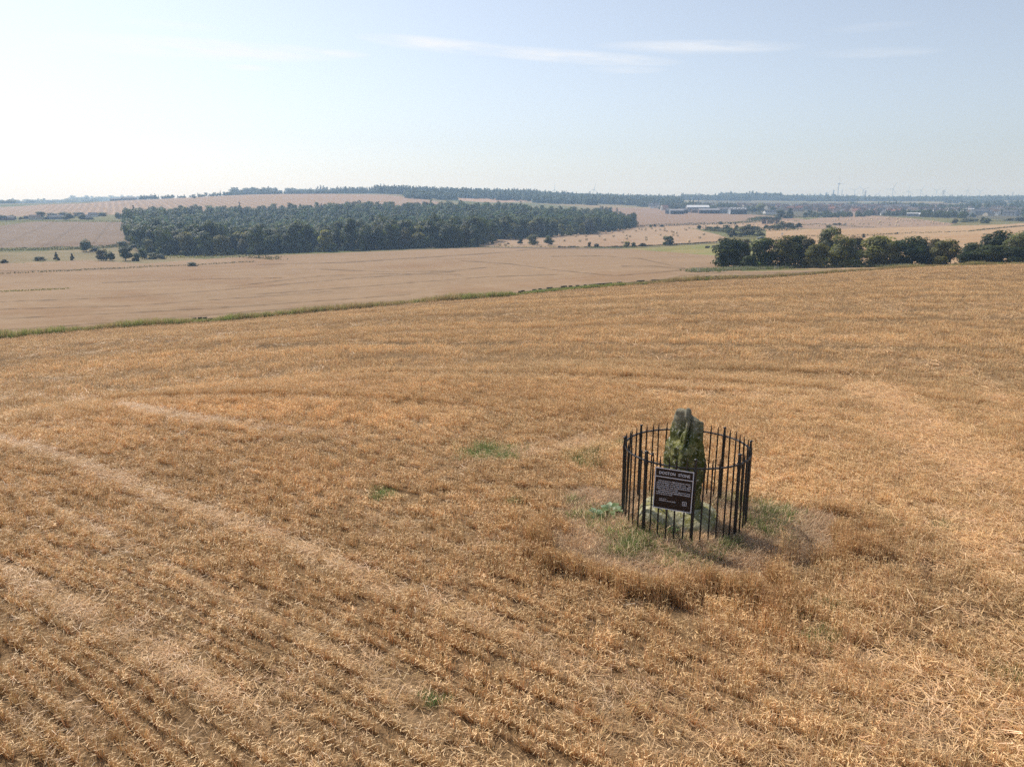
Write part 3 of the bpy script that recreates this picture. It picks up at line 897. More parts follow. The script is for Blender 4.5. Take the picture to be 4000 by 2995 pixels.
# odd long stalks thrown on top of the stubble
long_v = [litter_tuft(s, rad=0.4, n=2, wid=0.007, hgt=0.06, tilt=0.35) for s in (160, 161, 162)]
X, Y = field_points(5, 32, 1.6, 63); n = len(X)
k = mound_dist(X, Y) > 1.0; X, Y = X[k], Y[k]; n = len(X)
scatter('loose_stalks', long_v, np.stack([X, Y, zs(X, Y) + g.uniform(0.12, 0.25, n)], -1), np.stack([g.normal(0, 0.3, n), g.normal(0, 0.3, n), g.uniform(0, 6.28, n)], -1),
        g.uniform(0.6, 1.3, n)[:, None] * np.ones((n, 3)), g.integers(0, 3, n), g.uniform(0.8, 1.1, n)[:, None] * np.ones((n, 3)),
        'single long straw stalks lying on top of the stubble')
# the mound: matted dead grass with living green patches
DRY = [(0.66, 0.49, 0.32), (0.58, 0.42, 0.27), (0.74, 0.57, 0.37), (0.44, 0.31, 0.21), (0.64, 0.49, 0.30)]
GRN = [(0.17, 0.23, 0.065), (0.22, 0.27, 0.09), (0.32, 0.30, 0.14), (0.12, 0.17, 0.05)]
dry_v = [grass_tuft(s, DRY, n=30, rad=0.14, h=0.12, lean=1.2, wid=0.010, curl=0.06) for s in range(200, 205)]
grn_v = [grass_tuft(s, GRN + DRY[2:3], n=30, rad=0.11, h=0.17, lean=0.8, wid=0.011, curl=0.04) for s in range(210, 214)]
n = 4400
aa, rr_ = g.uniform(0, 2 * math.pi, n), np.sqrt(g.uniform(0, 1.22, n))
X = MOUND_C[0] + MOUND_R[0] * rr_ * np.cos(aa); Y = MOUND_C[1] + MOUND_R[1] * rr_ * np.sin(aa)
k = (mound_dist(X, Y) < 1.0) & (np.hypot((X - 2.80) / 0.66, (Y - 11.33) / 0.50) > 1.0) & ~((np.abs(X - 2.75) < 0.6) & (Y > 10.55) & (Y < 11.0) & (g.uniform(0, 1, n) < 0.6))
X, Y = X[k], Y[k]; n = len(X)
GREEN_SPOTS = [(2350, 2010, 0.30), (2390, 2060, 0.32), (2470, 2120, 0.34), (2420, 2160, 0.25), (2540, 2110, 0.2), (2600, 2080, 0.25), (3010, 2010, 0.30), (2960, 2050, 0.3), (3080, 1990, 0.22), (2650, 2180, 0.25), (2860, 2140, 0.22), (2890, 1960, 0.2), (2990, 2090, 0.28), (2240, 1960, 0.18), (2790, 2200, 0.2), (2560, 1950, 0.2)]
gm = np.zeros(n)
for u, v, s in GREEN_SPOTS:
    p = hit(u, v); gm = np.maximum(gm, np.exp(-(np.hypot(X - p[0], (Y - p[1])) / s) ** 2))
isg = g.uniform(0, 1, n) < gm * 0.62 * np.clip(0.75 + 1.2 * fbm(X * 2.3, Y * 2.3, 55, 3), 0, 1)
idx_ = np.where(isg, 5 + g.integers(0, 4, n), g.integers(0, 5, n))
hs = g.uniform(0.5, 1.3, n) * (1 + 0.4 * fbm(X * 4, Y * 4, 67, 2))
tint = (g.uniform(0.7, 1.2, n) * (1 + 0.35 * fbm(X * 5, Y * 5, 66, 2)))[:, None] * np.where(isg, 1.05, 1.15)[:, None] * np.ones((n, 3))
sc_ = np.stack([g.uniform(0.8, 1.2, n)] * 2 + [hs], -1)
scatter('mound_grass', dry_v + grn_v, np.stack([X, Y, zs(X, Y)], -1), np.stack([g.normal(0, 0.1, n), g.normal(0, 0.1, n), g.uniform(0, 6.28, n)], -1), sc_, idx_, tint,
        'matted brown dead grass with green patches on the mound round the stone')
# small green weeds in bare gaps of the stubble
WEED_SPOTS = [(1860, 1775, .30), (1930, 1765, .34), (1960, 1790, .2), (2260, 1790, .22), (2290, 1815, .2), (2330, 1760, .2), (2420, 1740, .16), (1490, 1935, .16), (1500, 1945, .14), (3065, 2375, .16), (3250, 2370, .14), (3240, 2480, .12), (3430, 2100, .12), (3680, 2060, .12), (3480, 2050, .1), (1700, 2740, .08), (2010, 1960, 0.1), (3200, 2500, .12), (3920, 2640, .12)]
wX, wY, wS = [], [], []
for u, v, s in WEED_SPOTS:
    p = hit(u, v)
    k_ = int(10 + 560 * s * s)
    wX.append(p[0] + g.normal(0, s * 0.8, k_)); wY.append(p[1] + g.normal(0, s * 0.8, k_)); wS.append(np.full(k_, 0.55 + s))
wX, wY, wS = map(np.concatenate, (wX, wY, wS)); n = len(wX)
weed_v = [grass_tuft(s, [(0.19, 0.27, 0.08), (0.24, 0.32, 0.12), (0.15, 0.21, 0.07)], n=16, rad=0.10, h=0.20, lean=0.7, wid=0.013, curl=0.05) for s in range(220, 224)]
scatter('field_weeds', weed_v, np.stack([wX, wY, zs(wX, wY)], -1), np.stack([np.zeros(n), np.zeros(n), g.uniform(0, 6.28, n)], -1), wS[:, None] * g.uniform(0.6, 1.1, n)[:, None] * np.ones((n, 3)), g.integers(0, 4, n),
        g.uniform(0.8, 1.2, n)[:, None] * np.ones((n, 3)), 'small green weeds growing in bare gaps of the stubble')

# ------------------------------------------------------------------ the standing stone in its socket
SX, SY = 2.80, 11.32
VIEW_AZ = math.atan2(SX, SY)
GZ = ground(SX, SY)


def stone_material(name, lichen, base, moss, ochre):
    m = bpy.data.materials.new(name); m.use_nodes = True
    n, l = m.node_tree.nodes, m.node_tree.links
    b = n['Principled BSDF']; b.inputs['Roughness'].default_value = 0.95; b.inputs['Specular IOR Level'].default_value = 0.1
    tc = n.new('ShaderNodeTexCoord')

    def nz(scale, det, lo, hi, vec=None):
        q = n.new('ShaderNodeTexNoise'); q.inputs['Scale'].default_value = scale; q.inputs['Detail'].default_value = det; q.inputs['Roughness'].default_value = 0.7
        l.new(vec or tc.outputs['Object'], q.inputs['Vector'])
        r = n.new('ShaderNodeMapRange'); r.inputs[1].default_value = lo; r.inputs[2].default_value = hi
        l.new(q.outputs['Fac'], r.inputs[0]); return r.outputs[0], q.outputs['Fac']

    def mix(f, a, bb):
        x = n.new('ShaderNodeMix'); x.data_type = 'RGBA'
        l.new(f, x.inputs[0])
        for i, c in ((6, a), (7, bb)):
            if isinstance(c, tuple): x.inputs[i].default_value = (*c, 1)
            else: l.new(c, x.inputs[i])
        return x.outputs[2]
    f1, _ = nz(3.0, 6, 0.38, 0.62)
    f2, raw2 = nz(9.0, 8, 0.45, 0.60)
    f3, _ = nz(22.0, 6, 0.56, 0.64)
    f4, _ = nz(5.5, 4, 0.50, 0.66)
    mp = n.new('ShaderNodeMapping'); mp.inputs['Scale'].default_value = (9, 9, 1.4); l.new(tc.outputs['Object'], mp.inputs[0])
    f5, _ = nz(1.0, 6, 0.42, 0.62, mp.outputs[0])
    c = mix(f1, base, moss)
    c = mix(f5, c, tuple(0.55 * x for x in moss))
    c = mix(f4, c, tuple((0.22 * 0.6 + x * 0.4) * k for x, k in zip(moss, (1.05, 1.0, 0.35))))
    f6, _ = nz(7.0, 8, 0.52, 0.66)
    c = mix(f6, c, ochre)
    c = mix(f3, c, lichen)
    # pale weathered top
    sp = n.new('ShaderNodeSeparateXYZ'); l.new(tc.outputs['Object'], sp.inputs[0])
    ad = n.new('ShaderNodeMath'); ad.operation = 'MULTIPLY_ADD'; l.new(raw2, ad.inputs[0]); ad.inputs[1].default_value = 0.9; l.new(sp.outputs['Z'], ad.inputs[2])
    mr = n.new('ShaderNodeMapRange'); mr.inputs[1].default_value = 1.66; mr.inputs[2].default_value = 1.95; mr.inputs[4].default_value = 0.75
    l.new(ad.outputs[0], mr.inputs[0])
    c = mix(mr.outputs[0], c, (0.31, 0.28, 0.22))
    c = mix(f2, c, tuple(x * 0.9 for x in base)) if False else c
    l.new(c, b.inputs['Base Color'])
    bp = n.new('ShaderNodeBump'); bp.inputs['Strength'].default_value = 1.0; bp.inputs['Distance'].default_value = 0.06
    l.new(raw2, bp.inputs['Height']); l.new(bp.outputs[0], b.inputs['Normal'])
    return m


M_STONE = stone_material('mossy_sandstone', (0.50, 0.49, 0.42), (0.175, 0.175, 0.080), (0.085, 0.098, 0.016), (0.31, 0.285, 0.12))
M_SOCKET = stone_material('lichen_slab', (0.68, 0.66, 0.55), (0.56, 0.52, 0.38), (0.36, 0.33, 0.14), (0.60, 0.56, 0.42))

stone = thing('standing_stone', (SX, SY, GZ), 'tall weathered mossy standing stone inside the round black railing', 'standing stone', -VIEW_AZ)
# outline seen from the camera side: height above the socket, left, right (metres from the axis)
OUT = [(0.0, -0.335, 0.30), (0.25, -0.345, 0.305), (0.55, -0.345, 0.325), (0.78, -0.335, 0.325), (0.93, -0.31, 0.315), (1.02, -0.275, 0.285), (1.10, -0.235, 0.262), (1.20, -0.235, 0.258), (1.33, -0.215, 0.25),
       (1.41, -0.20, 0.25), (1.435, -0.198, 0.232), (1.455, -0.196, 0.185), (1.475, -0.19, 0.145), (1.51, -0.182, 0.125), (1.545, -0.17, 0.112), (1.575, -0.15, 0.095)]
SOCK_TOP = 0.24
hs_ = np.array([o[0] for o in OUT])
bm = MB()
NH, NK = 84, 72
V = np.zeros((NH, NK, 3))
quad = np.array([(-1.0, 0.62), (-0.06, -0.95), (1.0, -0.32), (0.18, 1.0)])
peri = []
for k in range(NK):
    th = 2 * math.pi * k / NK
    d = np.array((math.cos(th), math.sin(th)))
    best = 1e9
    for i in range(4):
        p, q = quad[i], quad[(i + 1) % 4]
        e = q - p; den = d[0] * e[1] - d[1] * e[0]
        if abs(den) < 1e-9: continue
        t = (p[0] * e[1] - p[1] * e[0]) / den; s = (p[0] * d[1] - p[1] * d[0]) / den
        if t > 0 and -1e-6 <= s <= 1 + 1e-6: best = min(best, t)
    peri.append(d * best)
peri = np.array(peri)
for _ in range(2): peri = 0.25 * np.roll(peri, 1, 0) + 0.5 * peri + 0.25 * np.roll(peri, -1, 0)
peri[:, 0] = (peri[:, 0] - peri[:, 0].min()) / (peri[:, 0].max() - peri[:, 0].min()) * 2 - 1
for i in range(NH):
    f = i / (NH - 1)
    z = -0.15 + f * (1.575 + 0.15)
    L, Rr2 = np.interp(z, hs_, [o[1] for o in OUT]), np.interp(z, hs_, [o[2] for o in OUT])
    c, w = (L + Rr2) / 2, (Rr2 - L) / 2
    dep = np.interp(z, [0, 0.8, 1.1, 1.5, 1.575], [0.30, 0.29, 0.25, 0.21, 0.14])
    for k in range(NK):
        x, y = c + w * peri[k, 0], dep * peri[k, 1]
        p = Vector((x * 2.2, y * 2.2, z * 2.2))
        nx, ny = peri[k] / (np.linalg.norm(peri[k]) + 1e-6)
        dsp = 0.030 * mnoise.noise(p) + 0.030 * (0.35 - abs(mnoise.noise(p * 1.7))) + 0.026 * (0.3 - abs(mnoise.noise(p * 4.1))) + 0.012 * mnoise.noise(p * 7.1)
        dsp += 0.024 * mnoise.noise(Vector((x * 14, y * 14, z * 1.6))) + 0.010 * mnoise.noise(Vector((x * 30, y * 30, z * 9)))          # vertical weathering runnels
        # slanting cleft across the front, with a ledge beside it
        if ny < 0.35:
            cx_ = 0.02 + (z - 1.02) * 0.36
            q = (x - cx_)
            dsp -= 0.075 * np.clip(0.5 - q / 0.03, 0, 1) * np.clip((z - 1.0) / 0.08, 0, 1) * np.clip((x + 0.26) / 0.12, 0, 1)
            dsp -= 0.075 * math.exp(-(q / 0.035) ** 2) * np.clip((z - 0.96) / 0.12, 0, 1) * np.clip((1.58 - z) / 0.1, 0.35, 1)
            q2 = (x + 0.075 - (z - 1.02) * 0.25)
            dsp += 0.045 * math.exp(-(q2 / 0.06) ** 2) * math.exp(-((z - 1.13) / 0.10) ** 2)
            dsp -= 0.04 * np.clip((z - 1.20) / 0.06, 0, 1) * np.clip((0.03 - x) / 0.1, 0, 1)
        V[i, k] = (x + nx * dsp, y + ny * dsp, z + 0.055 * mnoise.noise(Vector((x * 9, y * 9, 3.3))) * max(0.0, (z - 1.2) / 0.37) ** 2)
Vv = V.reshape(-1, 3).tolist(); Fs = []
for i in range(NH - 1):
    for k in range(NK):
        a = i * NK + k; b_ = i * NK + (k + 1) % NK
        Fs.append((a, b_, b_ + NK, a + NK))
# rounded uneven cap
ring0 = (NH - 1) * NK
capc = V[-1].mean(0)
for sc2, dz in ((0.88, 0.012), (0.6, 0.022), (0.25, 0.024)):
    o_ = len(Vv)
    for k in range(NK):
        q = capc + (V[-1, k] - capc) * sc2
        q[2] = V[-1, k, 2] + dz + 0.02 * mnoise.noise(Vector(q) * 9)
        Vv.append(q.tolist())
    for k in range(NK):
        a, b_ = ring0 + k, ring0 + (k + 1) % NK
        Fs.append((a, b_, o_ + (k + 1) % NK, o_ + k))
    ring0 = o_
Fs.append(tuple(ring0 + k for k in range(NK)))
bm.add(Vv, Fs)
sh = bm.build('shaft', M_STONE, stone, smooth=True); sh.location = (0, 0, SOCK_TOP)
# socket slab
bm = MB()
NS, NZ_ = 64, 12
outline = [(-0.70, -0.10), (-0.62, -0.36), (-0.30, -0.50), (0.20, -0.56), (0.44, -0.50), (0.56, -0.25), (0.60, 0.10), (0.56, 0.32), (0.30, 0.46), (-0.30, 0.52), (-0.62, 0.34)]
ol = np.array(outline); pe = []
for k in range(NS):
    t = k / NS * len(ol); i = int(t); pe.append(ol[i] * (1 - (t - i)) + ol[(i + 1) % len(ol)] * (t - i))
pe = np.array(pe)
for _ in range(2): pe = 0.25 * np.roll(pe, 1, 0) + 0.5 * pe + 0.25 * np.roll(pe, -1, 0)
Vv, Fs = [], []
prof = [(1.06, -0.25), (1.05, -0.08), (1.02, 0.02), (0.985, 0.075), (0.95, 0.115), (0.90, 0.15), (0.84, 0.18), (0.74, 0.215), (0.6, 0.235), (0.4, 0.246), (0.2, 0.25), (0.06, 0.25)]
for s_, z in prof:
    for k in range(NS):
        p = Vector((pe[k, 0] * s_, pe[k, 1] * s_, z))
        d = 0.045 * mnoise.noise(p * 2.6) + 0.022 * mnoise.noise(p * 7)
        slope = -0.05 * p.x * (1 if z > 0.1 else 0)
        Vv.append((p.x + (pe[k, 0] * d if z < 0.24 else 0), p.y + (pe[k, 1] * d if z < 0.24 else 0), z + d * (0.8 if z > 0.1 else 0.1) + slope))
for i in range(len(prof) - 1):
    for k in range(NS):
        a, b_ = i * NS + k, i * NS + (k + 1) % NS
        Fs.append((a, b_, b_ + NS, a + NS))
Fs.append(tuple((len(prof) - 1) * NS + k for k in range(NS)))
bm.add(Vv, Fs)
bm.build('socket_slab', M_SOCKET, stone, smooth=True)

# ------------------------------------------------------------------ round iron railing
M_IRON = mat('black_painted_iron', (0.010, 0.010, 0.012), 0.42, (0.055, 0.032, 0.020), 18, 8, bump=0.4, bump_scale=60, spec=0.5, ramp=(0.60, 0.72))
RCX, RCY, RING_Z = 2.86, 11.40, 1.285
railing = thing('iron_railing', (RCX, RCY, 0), 'circular black iron railing of spiked bars round the standing stone', 'railing')
bm = MB()
NR_ = 96
sec = [(-0.009, -0.011), (0.009, -0.011), (0.011, -0.008), (0.011, 0.008), (0.009, 0.011), (-0.009, 0.011), (-0.011, 0.008), (-0.011, -0.008)]
Vv, Fs = [], []
for k in range(NR_):
    th = 2 * math.pi * k / NR_
    for a, b_ in sec:
        Vv.append(((1 + a * 1.25) * math.cos(th), (1 + a * 1.25) * math.sin(th), RING_Z + b_ + 0.003 * math.sin(3 * th + 1)))
m8 = len(sec)
for k in range(NR_):
    for j in range(m8):
        Fs.append((k * m8 + j, ((k + 1) % NR_) * m8 + j, ((k + 1) % NR_) * m8 + (j + 1) % m8, k * m8 + (j + 1) % m8))
bm.add(Vv, Fs)
bm.build('ring_rail', M_IRON, railing)


def lathe(bm, prof, n=8, ox=0, oy=0, square=False):
    V, Fq = [], []
    for r, z in prof:
        for k in range(n):
            th = 2 * math.pi * (k + 0.5) / n
            V.append((ox + r * math.cos(th), oy + r * math.sin(th), z))
    for i in range(len(prof) - 1):
        for k in range(n):
            a, b_ = i * n + k, i * n + (k + 1) % n
            Fq.append((a, b_, b_ + n, a + n))
    Fq.append(tuple(range(n - 1, -1, -1))); Fq.append(tuple(range((len(prof) - 1) * n, len(prof) * n)))
    bm.add(V, Fq)


bar_mb = MB(); lathe(bar_mb, [(0.0135, 0.0), (0.0135, RING_Z - 0.02), (0.0155, RING_Z - 0.015), (0.0155, RING_Z + 0.02), (0.0135, RING_Z + 0.03), (0.0090, RING_Z + 0.095), (0.003, RING_Z + 0.135)], 6)
bar_me = bar_mb.mesh('railing_bar', [M_IRON])
post_mb = MB(); lathe(post_mb, [(0.026, 0.0), (0.026, RING_Z - 0.10), (0.030, RING_Z - 0.06), (0.030, RING_Z - 0.012), (0.0225, RING_Z + 0.02), (0.0165, RING_Z + 0.115), (0.0165, RING_Z + 0.128), (0.027, RING_Z + 0.134), (0.027, RING_Z + 0.148), (0.012, RING_Z + 0.156)], 10)
post_me = post_mb.mesh('railing_post', [M_IRON])
wide_mb = MB(); lathe(wide_mb, [(0.028, 0.0), (0.028, RING_Z - 0.09), (0.037, RING_Z - 0.05), (0.037, RING_Z - 0.01), (0.031, RING_Z + 0.02), (0.025, RING_Z + 0.13), (0.033, RING_Z + 0.138), (0.033, RING_Z + 0.152), (0.014, RING_Z + 0.16)], 10)
wide_me = wide_mb.mesh('wide_railing_post', [M_IRON])
NBAR, PHASE = 48, -1.68           # angle 0 is +x; the camera is at about -104 degrees
post_k = {i * 6 for i in range(8)}
rg = random.Random(3)
for k in range(NBAR):
    th = PHASE + 2 * math.pi * k / NBAR
    x, y = math.cos(th), math.sin(th)
    isp = k in post_k
    o = link('post' if isp else 'bar', (wide_me if k in (6, 42) else post_me) if isp else bar_me, railing)
    gz = ground(RCX + x, RCY + y) - 0.12
    o.location = (x, y, gz)
    o.rotation_euler = (rg.gauss(0, 0.006), rg.gauss(0, 0.006), th)
    o.scale = (1, 1, (RING_Z - gz) / RING_Z)
# hinge brackets on the gate post
bm = MB()
th0 = PHASE + 2 * math.pi * 42 / NBAR
px, py = math.cos(th0), math.sin(th0)
tx, ty = -math.sin(th0), math.cos(th0)
for s, zz in ((1, RING_Z + 0.135), (-1, RING_Z + 0.115)):
    bm.tube([(px * 0.99, py * 0.99, zz), (px * 0.99 + tx * 0.05 * s, py * 0.99 + ty * 0.05 * s, zz - 0.01), (px * 0.985 + tx * 0.115 * s, py * 0.985 + ty * 0.115 * s, zz - 0.005)], 0.0095, 6)
    bm.tube([(px * 0.985 + tx * 0.115 * s, py * 0.985 + ty * 0.115 * s, zz - 0.03), (px * 0.985 + tx * 0.115 * s, py * 0.985 + ty * 0.115 * s, zz + 0.02)], 0.013, 8)
bm.build('gate_latch', M_IRON, railing)

# ------------------------------------------------------------------ the information sign tied to the front bars
SIGN_W, SIGN_H = 0.585, 0.645
t1, t2 = R_(-104 - 27), R_(-104 + 8)
p1 = np.array((RCX + 1.035 * math.cos(t1), RCY + 1.035 * math.sin(t1))); p2 = np.array((RCX + 1.035 * math.cos(t2), RCY + 1.035 * math.sin(t2)))
mid = (p1 + p2) / 2
ang = math.atan2(*(p2 - p1)[::-1])
nrm = np.array((math.sin(ang), -math.cos(ang)))
out = 1.035 * (1 - math.cos((t2 - t1) / 2)) + 0.0
mid = mid + nrm * out
M_BROWN = mat('dark_brown_enamel', (0.016, 0.009, 0.009), 0.35, spec=0.35)
M_WHITE = mat('white_sign_paint', (0.62, 0.62, 0.68), 0.45, spec=0.4)
M_SCREW = mat('dull_steel', (0.3, 0.3, 0.3), 0.5, metallic=0.8)
sign = thing('information_sign', (mid[0], mid[1], RING_Z - 0.03 - SIGN_H / 2), 'square dark brown information sign with white lettering on the railing front', 'sign', ang)
sign.rotation_euler = (R_(-3), R_(0.5), ang)
# local axes: x along the sign, -y towards the viewer, z up
bm = MB(); bm.box((0, 0, 0), (SIGN_W, 0.012, SIGN_H)); bm.build('panel', M_BROWN, sign)
bm = MB()
bw = 0.0125
for zc in (SIGN_H / 2 - bw / 2, -SIGN_H / 2 + bw / 2): bm.box((0, -0.0075, zc), (SIGN_W, 0.007, bw))
for xc in (SIGN_W / 2 - bw / 2, -SIGN_W / 2 + bw / 2): bm.box((xc, -0.0075, 0), (bw, 0.007, SIGN_H - 2 * bw))
bm.build('border', M_WHITE, sign)
bm = MB(); bm.box((0, -0.0075, SIGN_H / 2 - 0.140), (SIGN_W - 2 * bw, 0.004, 0.0125)); bm.build('divider', M_WHITE, sign)


def lettering(lines, size, x, z, spacing, width=None, name='lettering', weight=0.0, space=1.0):
    for i, s in enumerate(lines):
        cu_ = bpy.data.curves.new(name, 'FONT')
        cu_.body = s; cu_.size = size; cu_.resolution_u = 2; cu_.extrude = 0.0008; cu_.space_character = space; cu_.space_word = 1.25
        cu_.offset = weight
        tmp = bpy.data.objects.new(name, cu_); COL.objects.link(tmp)
        dg = bpy.context.evaluated_depsgraph_get()
        me = bpy.data.meshes.new_from_object(tmp.evaluated_get(dg))
        bpy.data.objects.remove(tmp)
        me.materials.clear(); me.materials.append(M_WHITE)
        o = link(name, me, sign)
        xs_ = [v.co.x for v in me.vertices]
        wd = max(xs_) - min(xs_)
        fx = (width[i] / wd) if width and width[i] else 1.0
        o.rotation_euler = (math.pi / 2, 0, 0)
        o.scale = (fx, 1, 1)
        o.location = (x[i] if isinstance(x, (list, tuple)) else x, -0.0078, z - i * spacing)


lettering(['DOGTON  STONE'], 0.062, [-0.232], SIGN_H / 2 - 0.098, 0, [0.464], 'title_lettering', 0.0012)
body = ['THIS STONE IS A FREE-STANDING CELTIC', 'CROSS PROBABLY 10TH CENTURY A.D.   THE', 'TOP AND ARMS OF THE CROSS HAVE BEEN', 'DESTROYED BUT THE CENTRE BOSS IS STILL', 'VISIBLE ON THE EAST FACE.',
        'A HORSEMAN IS CARVED BELOW IT AND', 'THERE ARE ENTWINED SERPENTINE ANIMALS', 'ON THE SOUTH FACE']
lettering(body, 0.025, [-0.235, -0.257, -0.257, -0.257, -0.257, -0.225, -0.257, -0.257], SIGN_H / 2 - 0.213, 0.0298, [0.492, 0.514, 0.514, 0.514, 0.33, 0.482, 0.514, 0.25], 'body_lettering', 0.0006)
lettering(['CARED FOR BY'], 0.0155, [-0.205], -0.168, 0, [0.115], 'small_lettering', 0.0004)
lettering(['HISTORIC SCOTLAND'], 0.0235, [-0.205], -0.199, 0, [0.25], 'small_lettering', 0.0005)
bm = MB()
ex, ez, es = 0.182, -0.192, 0.060
for dx, dz, a, b_ in ((0, es / 2, es, 0.006), (0, -es / 2, es, 0.006), (es / 2, 0, 0.006, es - 0.006), (-es / 2, 0, 0.006, es - 0.006)):
    bm.box((ex + dx, -0.0078, ez + dz), (a, 0.003, b_))
for dx, dz, a, b_ in ((-0.008, 0.014, 0.012, 0.005), (0.010, 0.014, 0.010, 0.005), (0, 0.005, 0.028, 0.004), (-0.006, -0.003, 0.016, 0.005), (0.008, -0.009, 0.012, 0.008), (-0.01, -0.014, 0.010, 0.005), (0.0, -0.018, 0.022, 0.004)):
    bm.box((ex + dx, -0.0078, ez + dz), (a, 0.003, b_))
bm.build('emblem', M_WHITE, sign)
sc_me = MB(); lathe(sc_me, [(0.005, 0), (0.005, 0.002), (0.002, 0.0035)], 8); sc_me = sc_me.mesh('screw', [M_SCREW])
for sx in (-1, 1):
    for sz in (-1, 1):
        o = link('screw', sc_me, sign); o.location = (sx * (SIGN_W / 2 - 0.024), -0.006, sz * (SIGN_H / 2 - 0.024)); o.rotation_euler = (math.pi / 2, 0, 0)

# ------------------------------------------------------------------ single plants close to the stone
M_LEAF = mat('broad_green_leaf', (0.13, 0.21, 0.07), 0.45, (0.20, 0.25, 0.09), 8, spec=0.4, translucent=0.3)
M_LEAF2 = mat('grey_green_leaf', (0.30, 0.38, 0.24), 0.5, (0.18, 0.27, 0.12), 8, spec=0.4, translucent=0.25)


def leaf_mesh(L, W, droop, seed):
    g_ = random.Random(seed)
    V, Fq = [], []
    n = 7
    for i in range(n + 1):
        f = i / n
        w = W * math.sin(math.pi * min(1, f * 0.93 + 0.04)) ** 0.8
        z = L * (0.75 * f - droop * f * f)
        x = L * f * 0.85
        ruf = 0.012 * g_.uniform(-1, 1)
        V += [(x, -w / 2, z + w * 0.12 + ruf), (x, 0, z), (x, w / 2, z + w * 0.12 - ruf)]
    for i in range(n):
        a = i * 3
        Fq += [(a, a + 1, a + 4, a + 3), (a + 1, a + 2, a + 5, a + 4)]
    return V, Fq


def rosette(name, u, v, label, cat, n, L, W, mats, seed, lift=0.6):
    p = hit(u, v)
    t = thing(name, tuple(p), label, cat)
    g_ = random.Random(seed)
    for i in range(n):
        bm = MB(); LL = L * g_.uniform(0.7, 1.1); bm.add(*leaf_mesh(LL, W * g_.uniform(0.8, 1.2), g_.uniform(0.3, 0.9), seed * 50 + i))
        o = bm.build('leaf', mats[g_.randrange(len(mats))], t, smooth=True)
        o.rotation_euler = (g_.uniform(-0.2, 0.2), g_.uniform(-0.5, 0.2) * lift, 2 * math.pi * (i + g_.uniform(-0.3, 0.3)) / n)
        o.location = (0, 0, 0.03)


rosette('dock_plant', 2385, 2005, 'broad leaved green dock plant on the mound, left of the railing', 'plant', 8, 0.30, 0.10, [M_LEAF, M_LEAF, M_LEAF2], 3)
rosette('dock_plant', 2330, 2020, 'low dock plant with pale silvery leaves, at the left edge of the mound', 'plant', 6, 0.22, 0.085, [M_LEAF2], 5)
rosette('leafy_weed', 3255, 2370, 'small green leafy weed among the stubble stalks, right of the mound', 'plant', 7, 0.16, 0.05, [M_LEAF], 8)
rosette('leafy_weed', 2632, 2085, 'bright green leafy weed behind the railing bars below the sign', 'plant', 9, 0.15, 0.055, [M_LEAF], 9)
p = hit(3055, 2150)
st = thing('straw_tuft', tuple(p), 'tall standing tuft of uncut straw with ears beside the mound', 'straw tuft')
gg = np.random.default_rng(77)
n = 20
B = np.stack([gg.normal(0, 0.035, n), gg.normal(0, 0.035, n), np.full(n, -0.03)], -1)
T = B + np.stack([gg.normal(0, 0.09, n), gg.normal(0, 0.09, n), gg.uniform(0.28, 0.62, n)], -1)
v, f = blade_quads(B, T, np.full(n, 0.008), segs=3, bend=gg.normal(0, 0.04, n), rng=gg)
M_TUFT = mat('tuft_straw', (0.68, 0.43, 0.20), 0.5, (0.80, 0.58, 0.32), 20, translucent=0.3)
link('stems', np_mesh('stems', v, f, [M_TUFT]), st)
bm = MB()
for i in range(n):
    if T[i, 2] > 0.42:
        d = np.array((gg.normal(0, 0.03), gg.normal(0, 0.03), -0.03))
        bm.tube([T[i] - 0.01, T[i] + d * 0.5 + (0, 0, 0.02), T[i] + d * 1.6], [0.004, 0.009, 0.003], 5)
        bm.tube([T[i] * (0.5, 0.5, 0.55), T[i] * (0.5, 0.5, 0.55) + np.array((gg.normal(0, 0.10), gg.normal(0, 0.10), -0.02))], [0.006, 0.002], 4)
bm.build('ears', M_TUFT, st)

# ------------------------------------------------------------------ trees
M_BARK = mat('tree_bark', (0.085, 0.065, 0.05), 0.95, (0.14, 0.12, 0.10), 3)
LEAF_COLS = {'mid': (0.098, 0.138, 0.034), 'dark': (0.058, 0.094, 0.029), 'olive': (0.150, 0.158, 0.040), 'light': (0.175, 0.20, 0.048), 'willow': (0.150, 0.175, 0.088), 'dull': (0.112, 0.110, 0.055), 'pine': (0.045, 0.072, 0.034)}
LEAF_COLS = {k: tuple((0.78 if k in ('olive', 'light', 'willow') else 0.6) * x for x in c) for k, c in LEAF_COLS.items()}
M_CROWN = {k: mat(k + '_foliage', c, 0.6, tuple(x * 0.6 for x in c), 0.8, 3, spec=0.25, translucent=0.34, attr='tone', rand=0.16, trans_tint=(3.0, 2.9, 1.6)) for k, c in LEAF_COLS.items()}
M_WOODF = mat('wood_foliage', (0.052, 0.076, 0.025), 0.6, (0.034, 0.054, 0.017), 0.15, 3, spec=0.25, translucent=0.32, attr='tone', instancer='tint', trans_tint=(2.6, 2.6, 1.7))


